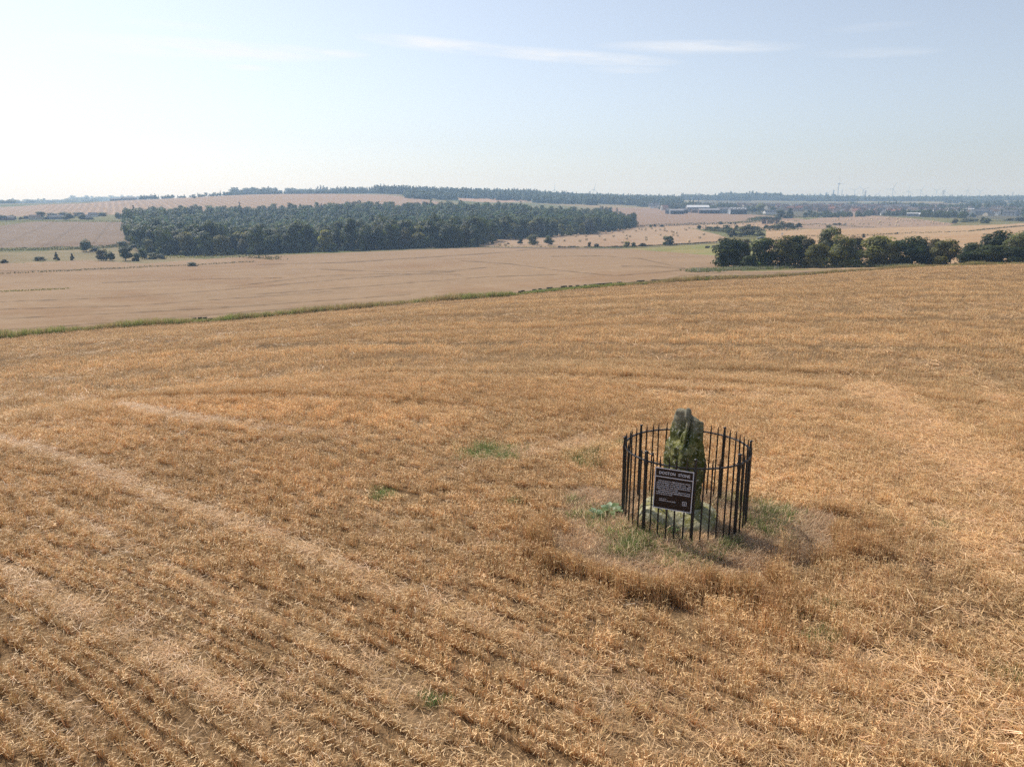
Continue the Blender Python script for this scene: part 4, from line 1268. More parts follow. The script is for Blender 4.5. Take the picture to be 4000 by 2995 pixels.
def crown_geo(seed, H, W, base, n_lobes, n_leaf, leaf, shape='round', flat=0.75, inner=True):
    """leaf-sized faces over the shells of uneven lobes; returns V, F, tone"""
    g = np.random.default_rng(seed)
    lob = []
    ch = H - base
    for i in range(n_lobes):
        f = (i + 0.5) / n_lobes
        if shape == 'cone':
            zc = base + ch * f; rr = W / 2 * (1 - f) * 0.9 + 0.12 * W * (1 - f)
            a = i * 2.4; rad = W * 0.20 * (1 - 0.6 * f); cx, cy = math.cos(a) * rr * 0.55, math.sin(a) * rr * 0.55
            lob.append((cx, cy, zc, rad, rad, rad * 0.8))
        else:
            zc = base + ch * g.uniform(0.12 if base > 0.1 * H else 0.02, 0.88)
            prof_ = math.sin(math.pi * min(0.97, (zc - base) / ch * 0.78 + 0.2)) ** 0.55
            if shape == 'low': prof_ = math.sqrt(max(0.1, 1 - ((zc - base) / ch) ** 2))
            a = g.uniform(0, 2 * math.pi); rr = W / 2 * prof_ * math.sqrt(g.uniform(0.15, 1)) * 0.72
            rad = W * g.uniform(0.13, 0.24)
            lob.append((math.cos(a) * rr, math.sin(a) * rr, zc, rad, rad, min(rad * flat, (H - zc) * 1.02 + 0.08 * W, (zc - base) + 0.1 * ch)))
    if shape != 'cone':
        lob.append((0, 0, base + ch * 0.55, W * 0.30, W * 0.30, ch * 0.40))
    lob = np.array(lob)
    wt = lob[:, 3] * lob[:, 5]; wt = wt / wt.sum()
    k = g.choice(len(lob), n_leaf, p=wt)
    d = g.normal(0, 1, (n_leaf, 3)); d /= np.linalg.norm(d, axis=1)[:, None]
    rsh = np.where(g.uniform(0, 1, n_leaf) < 0.75, g.uniform(0.82, 1.10, n_leaf), g.uniform(0.4, 0.9, n_leaf))
    C = lob[k, :3] + d * lob[k, 3:6] * rsh[:, None]
    cc_ = C - np.array([0, 0, base + ch * 0.45]); cc_ = cc_ / np.linalg.norm(cc_, axis=1)[:, None]
    N_ = d * 0.7 + cc_ * 0.45 + g.normal(0, 0.30, (n_leaf, 3)) + np.array([0, 0, 0.42]); N_ /= np.linalg.norm(N_, axis=1)[:, None]
    A = np.cross(N_, g.normal(0, 1, (n_leaf, 3))); A /= np.linalg.norm(A, axis=1)[:, None]
    Bv = np.cross(N_, A)
    s = leaf * g.uniform(0.6, 1.35, n_leaf)[:, None]
    V = np.stack([C - A * s * 0.5, C - Bv * s * 0.34 + A * s * 0.05, C + A * s * 0.55, C + Bv * s * 0.36 - A * s * 0.04], 1)
    tn = (g.uniform(0.72, 1.32, n_leaf) * (0.62 + 0.76 * g.uniform(0, 1, len(lob)))[k])
    yel = 1 + 0.18 * g.uniform(0, 1, len(lob))[k]
    T = np.stack([tn * yel, tn, tn * 0.95], -1)
    return V.reshape(-1, 3), np.arange(n_leaf * 4).reshape(-1, 4), np.repeat(T, 4, 0)


def trunk_geo(seed, H, base, W, tr=None, limbs=6):
    g = random.Random(seed)
    bm = MB()
    tr = tr or H * 0.028
    top = base + (H - base) * 0.6
    pts = [(g.gauss(0, 0.01) * H * i, g.gauss(0, 0.01) * H * i, -0.4 + (top + 0.4) * i / 4) for i in range(5)]
    bm.tube(pts, [tr * 1.35, tr, tr * 0.85, tr * 0.6, tr * 0.25], 7)
    for i in range(limbs):
        f = g.uniform(0.35, 0.85); a = g.uniform(0, 6.28)
        s = Vector(pts[2]).lerp(Vector(pts[4]), (f - 0.35) / 0.6) if f > 0.5 else Vector(pts[1]).lerp(Vector(pts[3]), f)
        e = s + Vector((math.cos(a) * W * 0.33, math.sin(a) * W * 0.33, H * g.uniform(0.1, 0.25)))
        m_ = s.lerp(e, 0.5) + Vector((0, 0, -0.03 * H))
        bm.tube([s, m_, e], [tr * 0.5, tr * 0.35, tr * 0.12], 5)
    return bm


CROWN_CACHE = {}


def crown_mesh(kind, shape, seed, n_leaf, n_lobes, leaf, base=0.18, aspect=0.85, flat=0.75):
    """unit-height crown, shared between trees and scaled"""
    key = (kind, shape, seed, n_leaf)
    if key not in CROWN_CACHE:
        V, Fq, T = crown_geo(seed, 1.0, aspect, base, n_lobes, n_leaf, leaf, shape, flat)
        CROWN_CACHE[key] = np_mesh('%s_%s_crown_%d' % (kind, shape, seed), V, Fq, [M_CROWN[kind]], tone=T)
    return CROWN_CACHE[key]


TRUNKS = [trunk_geo(s, 1.0, 0.2, 0.8).mesh('trunk_%d' % s, [M_BARK]) for s in (1, 2, 3)]
TRK = {'n': 0}


def tree(u, v_base, h_px, w_px, d, kind, label, name='broadleaf_tree', shape='round', seed=0, n_leaf=2200, base=0.16, group=None, lobes=16, leaf=None, sink=0.3):
    """a tree of h_px x w_px as measured, standing d metres away"""
    a, t = ray(u, v_base)
    x, y = d * math.sin(a), d * math.cos(a)
    z = ground(x, y)
    slant = math.hypot(d, z - CAM_H) * math.cos(a) * 1.0
    Hm, Wm = h_px * slant / F_PX, w_px * slant / F_PX
    TRK['n'] += 1
    o = thing(name, (x, y, z - sink * 0.3), label, 'bush' if 'bush' in name or 'shrub' in name else 'tree', random.Random(int(u * 7 + v_base)).uniform(0, 6.28), group)
    cm = crown_mesh(kind, shape, seed, n_leaf, lobes, leaf or (0.085 if n_leaf > 1500 else 0.12), base)
    c = link('crown', cm, o); c.scale = (Wm / 0.80, Wm / 0.80, Hm)
    if 'bush' not in name:
        tk = link('trunk', TRUNKS[seed % 3], o); tk.scale = (Hm, Hm, Hm)
    return o


# row of big trees on the right beyond the near field
ROW = [(2846, 1046, 118, 118, 222, 'dark', 'round', 1, 'leftmost dark bushy tree of the long row on the right'),
       (2893, 1036, 106, 74, 232, 'dull', 'round', 2, 'dull brownish tree behind, second in the long row on the right'),
       (2968, 1044, 116, 96, 222, 'mid', 'round', 3, 'broad dark green tree with a rounded top, third in the long row'),
       (2925, 1044, 52, 62, 216, 'mid', 'low', 4, 'low green bush at the foot of the third tree in the row'),
       (3056, 1044, 127, 102, 222, 'olive', 'round', 5, 'sunlit olive green tree, tall and broad, left of the tallest tree'),
       (3108, 1042, 124, 88, 228, 'mid', 'round', 6, 'dark full tree between the olive tree and the brownish tree'),
       (3152, 1042, 112, 66, 226, 'dull', 'round', 7, 'thin brownish green tree just left of the tallest tree'),
       (3228, 1040, 152, 92, 236, 'willow', 'round', 8, 'tallest tree of the row, with an airy feathery grey green top'),
       (3190, 1043, 100, 82, 219, 'olive', 'round', 9, 'lower olive tree in front of the tallest tree'),
       (3286, 1042, 124, 98, 222, 'light', 'round', 10, 'yellow green tree right of the tallest tree'),
       (3338, 1040, 116, 70, 231, 'dull', 'round', 11, 'narrow dull grey tree behind, in the middle of the row'),
       (3418, 1040, 126, 128, 222, 'light', 'round', 12, 'widest yellow green tree in the right half of the row'),
       (3476, 1038, 100, 60, 219, 'olive', 'round', 13, 'narrow olive tree between two wide trees in the row'),
       (3540, 1038, 120, 112, 222, 'dark', 'round', 14, 'dark green wide tree with a flat top, fourth from the right end'),
       (3602, 1036, 112, 86, 226, 'mid', 'round', 15, 'medium green tree third from the right end of the row'),
       (3645, 1034, 100, 66, 224, 'dull', 'round', 16, 'brownish tree second from the right end of the row'),
       (3694, 1033, 104, 104, 220, 'olive', 'round', 17, 'rightmost tree of the long row, leaning out over the gap')]
for u, vb, h, w, d, kind, shp, sd, lab in ROW:
    tree(u, vb, h, w * 1.12, d, kind, lab, 'bush' if shp == 'low' else 'broadleaf_tree', shp, sd, 4200, base=0.03 if shp != 'low' else 0.0, group='trees of the long row on the right', lobes=22, leaf=0.062)
CLUMP = [(3788, 1026, 84, 84, 214, 'dark', 'round', 21, 'small dark tree at the left end of the right hand clump'),
         (3880, 1024, 128, 122, 222, 'dark', 'round', 22, 'tall dark tree in the middle of the right hand clump'),
         (3872, 1027, 74, 128, 210, 'mid', 'low', 23, 'broad low green bush in front of the right hand clump'),
         (3978, 1020, 126, 110, 216, 'willow', 'round', 24, 'pale green tree at the right edge of the frame'),
         (4040, 1018, 110, 110, 222, 'mid', 'round', 25, 'green tree cut by the right frame edge'),
         (3770, 1028, 50, 60, 209, 'dark', 'low', 26, 'low dark bush at the left foot of the right hand clump'),
         (3960, 1024, 66, 90, 208, 'dark', 'low', 27, 'low dark bush below the pale tree at the right edge')]
for u, vb, h, w, d, kind, shp, sd, lab in CLUMP:
    tree(u, vb, h, w * 1.10, d, kind, lab, 'bush' if shp == 'low' else 'broadleaf_tree', shp, sd, 4200, base=0.03 if shp != 'low' else 0.0, group='trees of the clump at the right edge', lobes=22, leaf=0.062)

# single trees and bushes of the valley: u, base v, height px, width px, distance, kind, shape, label
SINGLES = [
    (336, 978, 52, 52, 470, 'mid', 'round', 'round tree standing at the near edge of the ploughed field on the left'), (370, 974, 20, 34, 468, 'dark', 'low', 'low bush touching the round tree by the ploughed field'),
    (478, 958, 32, 38, 505, 'mid', 'round', 'round tree near the corner of the ploughed field, left of the wood'), (520, 957, 16, 42, 505, 'dark', 'low', 'low dark bush right of the tree at the corner of the ploughed field'),
    (398, 1022, 46, 44, 388, 'dull', 'round', 'brownish half of the paired trees on the rough grass at the left'), (430, 1021, 40, 44, 386, 'mid', 'round', 'green half of the paired trees on the rough grass at the left'),
    (492, 1025, 58, 58, 384, 'dark', 'round', 'big dark tree on the field edge between the paired trees and the wood'), (536, 1028, 36, 30, 380, 'dark', 'round', 'small dark tree against the right side of the big dark tree'),
    (558, 1012, 42, 40, 400, 'mid', 'round', 'tree behind the small dark tree, left of the wood'), (222, 1017, 32, 22, 392, 'dull', 'cone', 'thin pointed young tree on the rough grass at far left'),
    (283, 1017, 28, 20, 392, 'dull', 'cone', 'slim pointed young tree left of the paired trees'), (156, 1019, 18, 50, 388, 'willow', 'low', 'broad grey green bush on the rough grass at far left'),
    (752, 1038, 18, 36, 316, 'dark', 'low', 'lone dark round bush on the line between the barley fields'), (16, 1030, 16, 30, 370, 'dull', 'low', 'small dull bush at the left frame edge'),
    (600, 1010, 26, 46, 398, 'willow', 'low', 'grey green scrub bush at the left foot of the wood'), (630, 1012, 22, 36, 398, 'willow', 'low', 'second grey green scrub bush at the left foot of the wood'),
    (2033, 963, 26, 22, 462, 'dark', 'round', 'small dark tree left of the willow at the bale field front'), (2080, 962, 44, 46, 462, 'willow', 'round', 'big grey willow at the front edge of the bale field'),
    (2144, 962, 36, 38, 462, 'mid', 'round', 'round green tree right of the big grey willow'), (2302, 968, 20, 16, 446, 'dull', 'round', 'small thin tree on the road wall in front of the bale field'),
    (2330, 968, 14, 28, 446, 'dull', 'low', 'low bush right of the small thin tree on the road wall'), (2450, 966, 22, 30, 450, 'light', 'low', 'light green bush on the road wall below the bales'),
    (2475, 965, 20, 20, 450, 'dark', 'low', 'dark round bush beside the light green bush on the road wall'), (2512, 962, 14, 36, 454, 'dull', 'low', 'flat dull bush left of the pointed bush by the meadow'),
    (2612, 957, 38, 46, 456, 'mid', 'round', 'rounded tall bush like tree at the top of the green meadow'), (2985, 962, 12, 20, 380, 'dull', 'low', 'small bush on the meadow behind the tree row'),
    (1892, 963, 14, 30, 470, 'light', 'low', 'light green bush at the right end of the front wood'), (1922, 964, 10, 26, 470, 'light', 'low', 'flat light green bush left of the first bales'), (1985, 964, 6, 12, 470, 'dull', 'low', 'tiny dull bush between the front wood and the willow'),
    (2195, 908, 22, 24, 640, 'dark', 'round', 'bush tree on the hedge behind the bale field, below the wood'), (2270, 905, 14, 30, 650, 'dark', 'low', 'dark bush on the hedge behind the left bales'), (2318, 902, 14, 16, 660, 'mid', 'low', 'single small bush on the hedge behind the bales'),
    (2400, 896, 10, 16, 690, 'mid', 'low', 'little bush on the hedge near the tip of the wood'), (2448, 889, 12, 18, 700, 'mid', 'low', 'bush on the hedge at the tip of the wood'),
    (2542, 885, 10, 16, 735, 'mid', 'low', 'small bush on the hedge right of the white post'), (2557, 883, 13, 12, 740, 'dull', 'round', 'small upright bush on the hedge right of the white post'), (2585, 882, 8, 22, 745, 'dark', 'low', 'flat bush on the hedge further right of the white post'),
    (2816, 867, 12, 18, 800, 'dark', 'round', 'first of the lone round trees in the farm field'), (2854, 868, 8, 12, 800, 'dull', 'round', 'second of the lone round trees in the farm field'), (2873, 867, 8, 11, 800, 'dark', 'round', 'third of the lone round trees in the farm field'),
    (2731, 901, 17, 22, 690, 'dark', 'round', 'round dark bush at the left end of the belt beyond the bales'), (2770, 903, 14, 40, 670, 'mid', 'low', 'low green bush in the belt beyond the bales'), (2800, 905, 18, 40, 655, 'dark', 'low', 'dark bush in the belt beyond the bales'),
    (2835, 910, 24, 42, 640, 'dark', 'low', 'larger dark bush in the belt beyond the bales'), (2850, 928, 30, 40, 560, 'mid', 'round', 'medium tree where the belt bends towards the road'), (2876, 900, 22, 20, 650, 'dark', 'round', 'upright dark tree above the belt beyond the bales'),
    (2924, 900, 22, 20, 655, 'dark', 'round', 'second upright dark tree above the belt beyond the bales'), (2900, 905, 18, 54, 640, 'light', 'low', 'light green rounded scrub in the belt'), (2860, 938, 30, 30, 520, 'dull', 'round', 'dull tree at the lower end of the belt by the road'),
    (2915, 925, 34, 56, 560, 'dull', 'round', 'wide grey tree in the middle of the belt above the car'), (2925, 938, 30, 62, 520, 'dull', 'round', 'big rounded grey bush tree left of the car'), (2890, 938, 18, 44, 520, 'willow', 'low', 'pale willow scrub left of the car'),
    (2964, 924, 20, 18, 545, 'dull', 'round', 'small tree standing over the pale bush right of the car'), (2970, 934, 16, 36, 520, 'willow', 'low', 'pale green bush right of the car'), (2950, 903, 16, 50, 650, 'mid', 'low', 'green scrub at the right part of the belt'),
    (2992, 898, 16, 22, 680, 'dark', 'round', 'round dark tree at the right part of the belt'), (3008, 903, 14, 30, 665, 'dull', 'low', 'dull bush at the right part of the belt'), (3040, 902, 20, 44, 670, 'willow', 'low', 'pale willow bush at the right part of the belt'),
    (3056, 900, 28, 40, 680, 'dark', 'round', 'large dark tree near the right end of the belt'), (3085, 900, 24, 40, 680, 'mid', 'round', 'green tree second from the right end of the belt'), (3118, 899, 22, 30, 685, 'dark', 'round', 'round dark tree closing the belt on the right'), (3022, 890, 12, 26, 690, 'dark', 'low', 'dark bush at the back of the belt'),
    (3374, 922, 17, 13, 450, 'dull', 'round', 'lone round bush on the fence line across the wheat field'), (3480, 913, 5, 5, 500, 'dark', 'round', 'tiny bush on the fence line, right of the lone round bush'), (3497, 911, 6, 6, 505, 'dark', 'round', 'left one of a tiny pair of bushes on the fence line'), (3505, 911, 8, 8, 505, 'dark', 'round', 'right one of a tiny pair of bushes on the fence line'),
    (3236, 897, 12, 30, 690, 'willow', 'low', 'grey green round bush above the tallest tree'), (3260, 882, 7, 18, 790, 'dark', 'low', 'dark bush left in the hedge bit below the far bales'), (3278, 882, 8, 18, 790, 'dark', 'low', 'dark bush right in the hedge bit below the far bales'), (3300, 882, 5, 16, 790, 'dark', 'low', 'flat dark bush ending the hedge bit below the far bales'),
    (3730, 877, 20, 28, 840, 'dull', 'round', 'round brownish tree at the right end of the far bale hill'), (3838, 868, 22, 18, 900, 'dark', 'round', 'dark tall half of the tree pair beyond the wheat'), (3852, 881, 22, 34, 860, 'mid', 'round', 'wide green tree in front of the dark tall tree beyond the wheat'),
    (3775, 876, 14, 60, 900, 'willow', 'low', 'pale willow scrub between the two trees beyond the wheat'), (3800, 872, 12, 50, 930, 'willow', 'low', 'second pale willow scrub beyond the wheat'), (3985, 860, 18, 46, 1000, 'dark', 'low', 'dark wood edge bush at the right frame edge'), (3945, 860, 12, 36, 1000, 'willow', 'low', 'pale scrub left of the dark bush at the right frame edge'),
    (3050, 843, 36, 40, 1020, 'dark', 'round', 'big dark round tree in front of the town'), (3086, 840, 36, 24, 1040, 'dark', 'round', 'tall dark tree beside the big round tree in front of the town'), (3084, 843, 16, 40, 1020, 'mid', 'low', 'bush at the foot of the tall dark tree in front of the town'),
    (2970, 823, 40, 40, 1200, 'light', 'round', 'tall light green tree behind the farm sheds'), (2945, 823, 20, 34, 1200, 'dark', 'round', 'dark tree left of the tall light green tree behind the sheds'), (2808, 802, 26, 20, 1400, 'dark', 'cone', 'dark pointed tree above the farm sheds'),
    (270, 869, 28, 42, 880, 'mid', 'round', 'large round tree in front of the farmhouses at the left'), (320, 859, 20, 30, 900, 'mid', 'round', 'green tree right of the large tree at the farmhouses'), (352, 863, 10, 36, 890, 'dark', 'low', 'low hedge bush by the white farmhouse at the left'),
    (163, 862, 30, 40, 930, 'mid', 'round', 'tree left of the farmhouses, one of a pair of broad crowns'), (185, 858, 16, 40, 920, 'willow', 'low', 'grey bush at the foot of the trees left of the farmhouses'), (128, 850, 12, 16, 950, 'dull', 'round', 'small tree left of the trees at the farmhouses'),
    (205, 852, 22, 44, 960, 'dark', 'round', 'tree directly left of the long farmhouse roof'), (250, 848, 24, 50, 980, 'dark', 'round', 'tree behind the long farmhouse roof'), (312, 846, 20, 46, 980, 'dark', 'round', 'tree behind the white farmhouse at the left'),
    (398, 840, 16, 38, 1010, 'mid', 'round', 'tree clump right of the white farmhouse at the left'), (463, 857, 24, 30, 900, 'mid', 'round', 'left tree of the pair standing before the striped field'), (489, 856, 26, 28, 900, 'mid', 'round', 'right tree of the pair standing before the striped field'),
    (50, 862, 20, 30, 920, 'mid', 'round', 'tree at far left beside the low houses'), (103, 863, 16, 24, 915, 'dull', 'round', 'small dull tree at far left between the low houses'), (8, 868, 22, 36, 905, 'dark', 'round', 'dark tree touching the left frame edge by the low houses'), (82, 863, 12, 16, 915, 'olive', 'round', 'olive bush like tree at far left between the low houses'),
    (535, 870, 26, 36, 880, 'dark', 'round', 'tree at the upper left corner of the wood'), (760, 776, 6, 14, 1560, 'dark', 'round', 'bush at the foot of the striped hill field'),
]
for i, (u, vb, h, w, d, kind, shp, lab) in enumerate(SINGLES):
    big_ = h * w > 1100
    low = shp == 'low'
    nm = 'bush' if low else ('conifer_tree' if shp == 'cone' else 'broadleaf_tree')
    tree(u, vb, h, w * 1.05, d, kind, lab, nm, shp, 40 + (i % 5), 1500 if big_ else 520, base=0.0 if low else 0.08, lobes=14 if big_ else 9, leaf=0.085 if big_ else 0.15)


# ------------------------------------------------------------------ the big wood
def wood_kind(seed, H, W, n_leaf, leaf, shape='round', cone=False):
    V, Fq, T = crown_geo(seed, H, W, H * 0.10, 12, n_leaf, leaf, shape)
    tb = trunk_geo(seed, H, H * 0.25, W, H * 0.02, 3)
    nq = len(V)
    q4 = [f for f in tb.f if len(f) == 4]
    V2 = np.concatenate([V, np.array(tb.v)]); F2 = np.concatenate([Fq, np.array(q4) + nq]); T2 = np.concatenate([T, np.ones((len(tb.v), 3))])
    mi = np.concatenate([np.zeros(len(Fq), int), np.ones(len(q4), int)])
    return V2, F2, T2, mi


WOODK = [('mid', 13, 10), ('dark', 14, 9.5), ('olive', 12, 9.5), ('mid', 15, 11), ('dull', 12.5, 9), ('dark', 13, 10.5), ('light', 11, 8.5), ('dark', 15, 8)]
wood_meshes = []
for i, (k, H, W) in enumerate(WOODK):
    V, Fq, T, mi = wood_kind(300 + i, H, W * 1.08, 1300, 1.05)
    wood_meshes.append(np_mesh('wood_tree_%d' % i, V, Fq, [M_CROWN[k], M_BARK], mi=mi, tone=T))
far_meshes = []
for i, (sh_, H, W) in enumerate([('round', 12, 10), ('round', 13, 9), ('round', 11, 10.5), ('cone', 15, 7), ('round', 14, 10), ('cone', 17, 6.5)]):
    V, Fq, T = crown_geo(330 + i, H, W * 1.1, 0.8, 10, 520, 1.35, sh_)
    far_meshes.append(np_mesh('far_tree_%d' % i, V, Fq, [M_WOODF], tone=T))
WOOD_EDGE = [(545, 560, 850), (600, 450, 880), (660, 436, 905), (800, 424, 925), (1100, 426, 955), (1500, 428, 975), (1860, 432, 965), (1880, 470, 962), (1960, 520, 955), (2100, 560, 930), (2300, 620, 890), (2420, 690, 820), (2462, 740, 765)]
w_az = np.array([math.atan2((u - 2000) / F_PX, 0.99) for u, _, _ in WOOD_EDGE])
w_lo = np.array([e[1] for e in WOOD_EDGE], float); w_hi = np.array([e[2] for e in WOOD_EDGE], float)
g = np.random.default_rng(404)
pts = []
cell = {}
for _ in range(26000):
    r = math.sqrt(g.uniform(420 ** 2, 980 ** 2)); a = g.uniform(w_az[0], w_az[-1])
    lo, hi = np.interp(a, w_az, w_lo), np.interp(a, w_az, w_hi)
    if not (lo < r < hi): continue
    # a grassy bay in the wood front and the hollow left of it
    x, y = r * math.sin(a), r * math.cos(a)
    sp = 6.9 + (r - 430) / 220
    key = (int(x / sp), int(y / sp))
    if any((key[0] + i, key[1] + j) in cell and math.hypot(x - cell[(key[0] + i, key[1] + j)][0], y - cell[(key[0] + i, key[1] + j)][1]) < sp for i in (-1, 0, 1) for j in (-1, 0, 1)): continue
    cell[key] = (x, y); pts.append((x, y, r, a, r - lo))
pts.sort(key=lambda p: p[2] + 1.2 * p[4])
WLAB = ['mid green full tree on the near edge of the big valley wood', 'dark tree on the near edge of the big valley wood', 'olive tinted tree on the near edge of the big valley wood', 'tall mid green tree on the near edge of the big valley wood', 'dull brownish tree on the near edge of the big valley wood',
        'broad dark tree on the near edge of the big valley wood', 'light green tree on the near edge of the big valley wood', 'slim dark tree on the near edge of the big valley wood']
px_ = np.array([p[0] for p in pts]); py_ = np.array([p[1] for p in pts]); pz_ = zs(px_, py_)
NW = 290
for i in range(NW):
    k = [0, 1, 2, 3, 0, 5, 4, 1, 3, 6, 7, 5, 0][g.integers(0, 13)]
    o = link('wood_tree', wood_meshes[k])
    s = g.uniform(0.72, 1.26) * (0.9 if pts[i][4] < 15 and g.uniform() < 0.4 else 1.0)
    o.location = (px_[i], py_[i], pz_[i] - 0.3); o.rotation_euler = (0, 0, g.uniform(0, 6.28)); o.scale = (s * g.uniform(0.9, 1.1), s, s * g.uniform(0.9, 1.1))
    uu = project(np.array([px_[i]]), np.array([py_[i]]), np.array([pz_[i]]))[0][0]
    part = 'left end' if uu < 800 else 'left half' if uu < 1150 else 'middle' if uu < 1500 else 'right half' if uu < 1860 else 'right end'
    tag(o, WLAB[k].replace('on the near edge', 'on the near edge, ' + part + ',').replace('big valley wood', 'big wood'), 'tree', 'edge trees of the big wood, ' + part + ': ' + WLAB[k].split(' tree')[0])
n = len(pts) - NW
isc = g.uniform(0, 1, n) < 0.03
hv = fbm(px_[NW:] / 60, py_[NW:] / 60, 12, 3)
sfar = g.uniform(0.8, 1.12, n) * (1 + 0.12 * hv)
lum = g.uniform(0.55, 1.55, n) * (1 + 0.25 * hv)
tint = lum[:, None] * np.array([1.0, 1.0, 1.0]) * (1 + np.stack([g.normal(0, 0.10, n), np.zeros(n), g.normal(0, 0.05, n)], -1))
wi = np.where(isc, np.where(g.uniform(0, 1, n) < 0.5, 3, 5), np.array([0, 1, 2, 4])[g.integers(0, 4, n)])
# bushes filling the foot of the wood's edge
m_ = 420
a_ = g.uniform(w_az[0], w_az[-1], m_); r_ = np.interp(a_, w_az, w_lo) + g.uniform(0, 22, m_)
bx_, by_ = r_ * np.sin(a_), r_ * np.cos(a_)
wx, wy, wz = np.concatenate([px_[NW:], bx_]), np.concatenate([py_[NW:], by_]), np.concatenate([pz_[NW:], zs(bx_, by_)])
sfar = np.concatenate([sfar, g.uniform(0.22, 0.5, m_)]); tint = np.concatenate([tint, g.uniform(0.7, 1.5, m_)[:, None] * np.ones((m_, 3))]); wi = np.concatenate([wi, np.array([0, 1, 2, 4])[g.integers(0, 4, m_)]]); n = n + m_
scatter('wood_canopy', far_meshes, np.stack([wx, wy, wz - 0.5], -1), np.stack([np.zeros(n), np.zeros(n), g.uniform(0, 6.28, n)], -1), sfar[:, None] * np.ones((n, 3)), wi, tint, 'dense dark canopy of the big wood across the valley')


# far woods on the hills: patches given by (u range, distance range, density spacing, conifer share, height)
def far_wood(name, patches, label, seed):
    g = np.random.default_rng(seed)
    P_, S_, I_, T_ = [], [], [], []
    for (u0, u1, r0, r1, spc, con, hgt) in patches:
        a0, a1 = math.atan((u0 - 2000) / F_PX), math.atan((u1 - 2000) / F_PX)
        n = int((a1 - a0) / 2 * (r1 ** 2 - r0 ** 2) / spc ** 2)
        r = np.sqrt(g.uniform(r0 ** 2, r1 ** 2, n)); a = g.uniform(a0, a1, n)
        wob = fbm(a * 60, r / 90, seed, 3)
        k = (r - r0) > (0.25 + 0.35 * wob) * min(60, 0.25 * (r1 - r0))
        r, a = r[k], a[k]; n = len(r)
        x, y = r * np.sin(a), r * np.cos(a)
        P_.append(np.stack([x, y, height(a, r) - 0.5], -1))
        s = hgt / 13.0 * g.uniform(0.7, 1.12, n)
        S_.append(s[:, None] * np.ones((n, 3)) * np.array([spc / 9.0, spc / 9.0, 1.0]))
        c = g.uniform(0, 1, n) < con
        I_.append(np.where(c, np.where(g.uniform(0, 1, n) < 0.5, 3, 5), np.array([0, 1, 2, 4])[g.integers(0, 4, n)]))
        T_.append(g.uniform(0.75, 1.3, n)[:, None] * np.ones((n, 3)))
    P_, S_, I_, T_ = map(np.concatenate, (P_, S_, I_, T_)); n = len(P_)
    return scatter(name, far_meshes, P_, np.stack([np.zeros(n), np.zeros(n), g.uniform(0, 6.28, n)], -1), S_, I_, T_, label)


far_wood('ridge_wood', [(1330, 1480, 1760, 1980, 11, 0.9, 13), (1480, 1800, 1620, 2050, 11, 0.85, 15), (1800, 2100, 1560, 2150, 12, 0.45, 15), (2080, 2320, 1480, 2200, 12, 0.2, 14), (2320, 2640, 1560, 2300, 12, 0.15, 14), (1600, 1790, 1380, 1560, 11, 0.2, 13), (1230, 1350, 1800, 1900, 11, 0.5, 10)],
         'blue green forest along the ridge behind the big wood', 71)
far_wood('hilltop_treeline', [(590, 720, 1740, 1790, 11, 0.3, 9), (660, 830, 1760, 1810, 16, 0.2, 7), (820, 1240, 1730, 1790, 13, 0.2, 9), (940, 1110, 2000, 2200, 14, 0.1, 22), (1150, 1340, 2100, 2300, 14, 0.1, 22), (1050, 1080, 1770, 1800, 9, 0.1, 14)],
         'ragged line of trees along the top of the striped field', 72)
far_wood('far_left_woods', [(-300, 180, 2700, 2950, 22, 0.05, 16), (150, 420, 2900, 3300, 24, 0.1, 18), (320, 640, 3800, 4300, 30, 0.1, 26), (-300, 120, 1950, 2050, 20, 0.05, 9)], 'hazy blue woods on the horizon at far left', 73)
far_wood('far_right_woods', [(2640, 2900, 2350, 2800, 15, 0.2, 16), (2790, 3020, 2500, 2900, 15, 0.15, 22), (3000, 3300, 2500, 3100, 17, 0.15, 17), (3300, 3700, 2750, 3300, 18, 0.1, 15), (3700, 4100, 3000, 3600, 20, 0.1, 15), (4100, 4500, 2900, 3500, 24, 0.1, 15), (3080, 3120, 3400, 3900, 22, 0.1, 22), (3640, 3980, 2350, 2420, 14, 0.1, 10), (3740, 3960, 1950, 2010, 12, 0.1, 13), (2980, 3200, 3700, 4000, 26, 0.1, 22)],
         'hazy woods along the horizon behind the town', 74)
far_wood('town_woods', [(2480, 2720, 1480, 1540, 10, 0.15, 12), (2560, 2860, 1330, 1400, 10, 0.2, 11), (2820, 3000, 1280, 1330, 11, 0.1, 9), (3110, 3360, 1020, 1130, 11, 0.08, 7), (3340, 3480, 1130, 1190, 10, 0.05, 8), (3420, 3760, 1130, 1220, 11, 0.05, 8), (3560, 3740, 1040, 1120, 10, 0.05, 9), (3560, 3720, 1480, 1560, 10, 0.05, 12), (3640, 3740, 1300, 1360, 10, 0.1, 10),
                        (3700, 4040, 1620, 1700, 11, 0.05, 13), (3840, 4100, 1250, 1330, 11, 0.05, 10), (3260, 3560, 1700, 1790, 12, 0.1, 11), (3960, 4300, 1100, 1160, 11, 0.05, 9), (2900, 3300, 1560, 1640, 26, 0.1, 8), (3100, 3500, 1400, 1460, 26, 0.1, 8), (3500, 3900, 1700, 1790, 16, 0.1, 9), (2300, 2500, 1130, 1150, 14, 0.1, 9), (4050, 4500, 1200, 1600, 26, 0.1, 10)],
         'leafy woods and gardens between the houses of the town', 75)


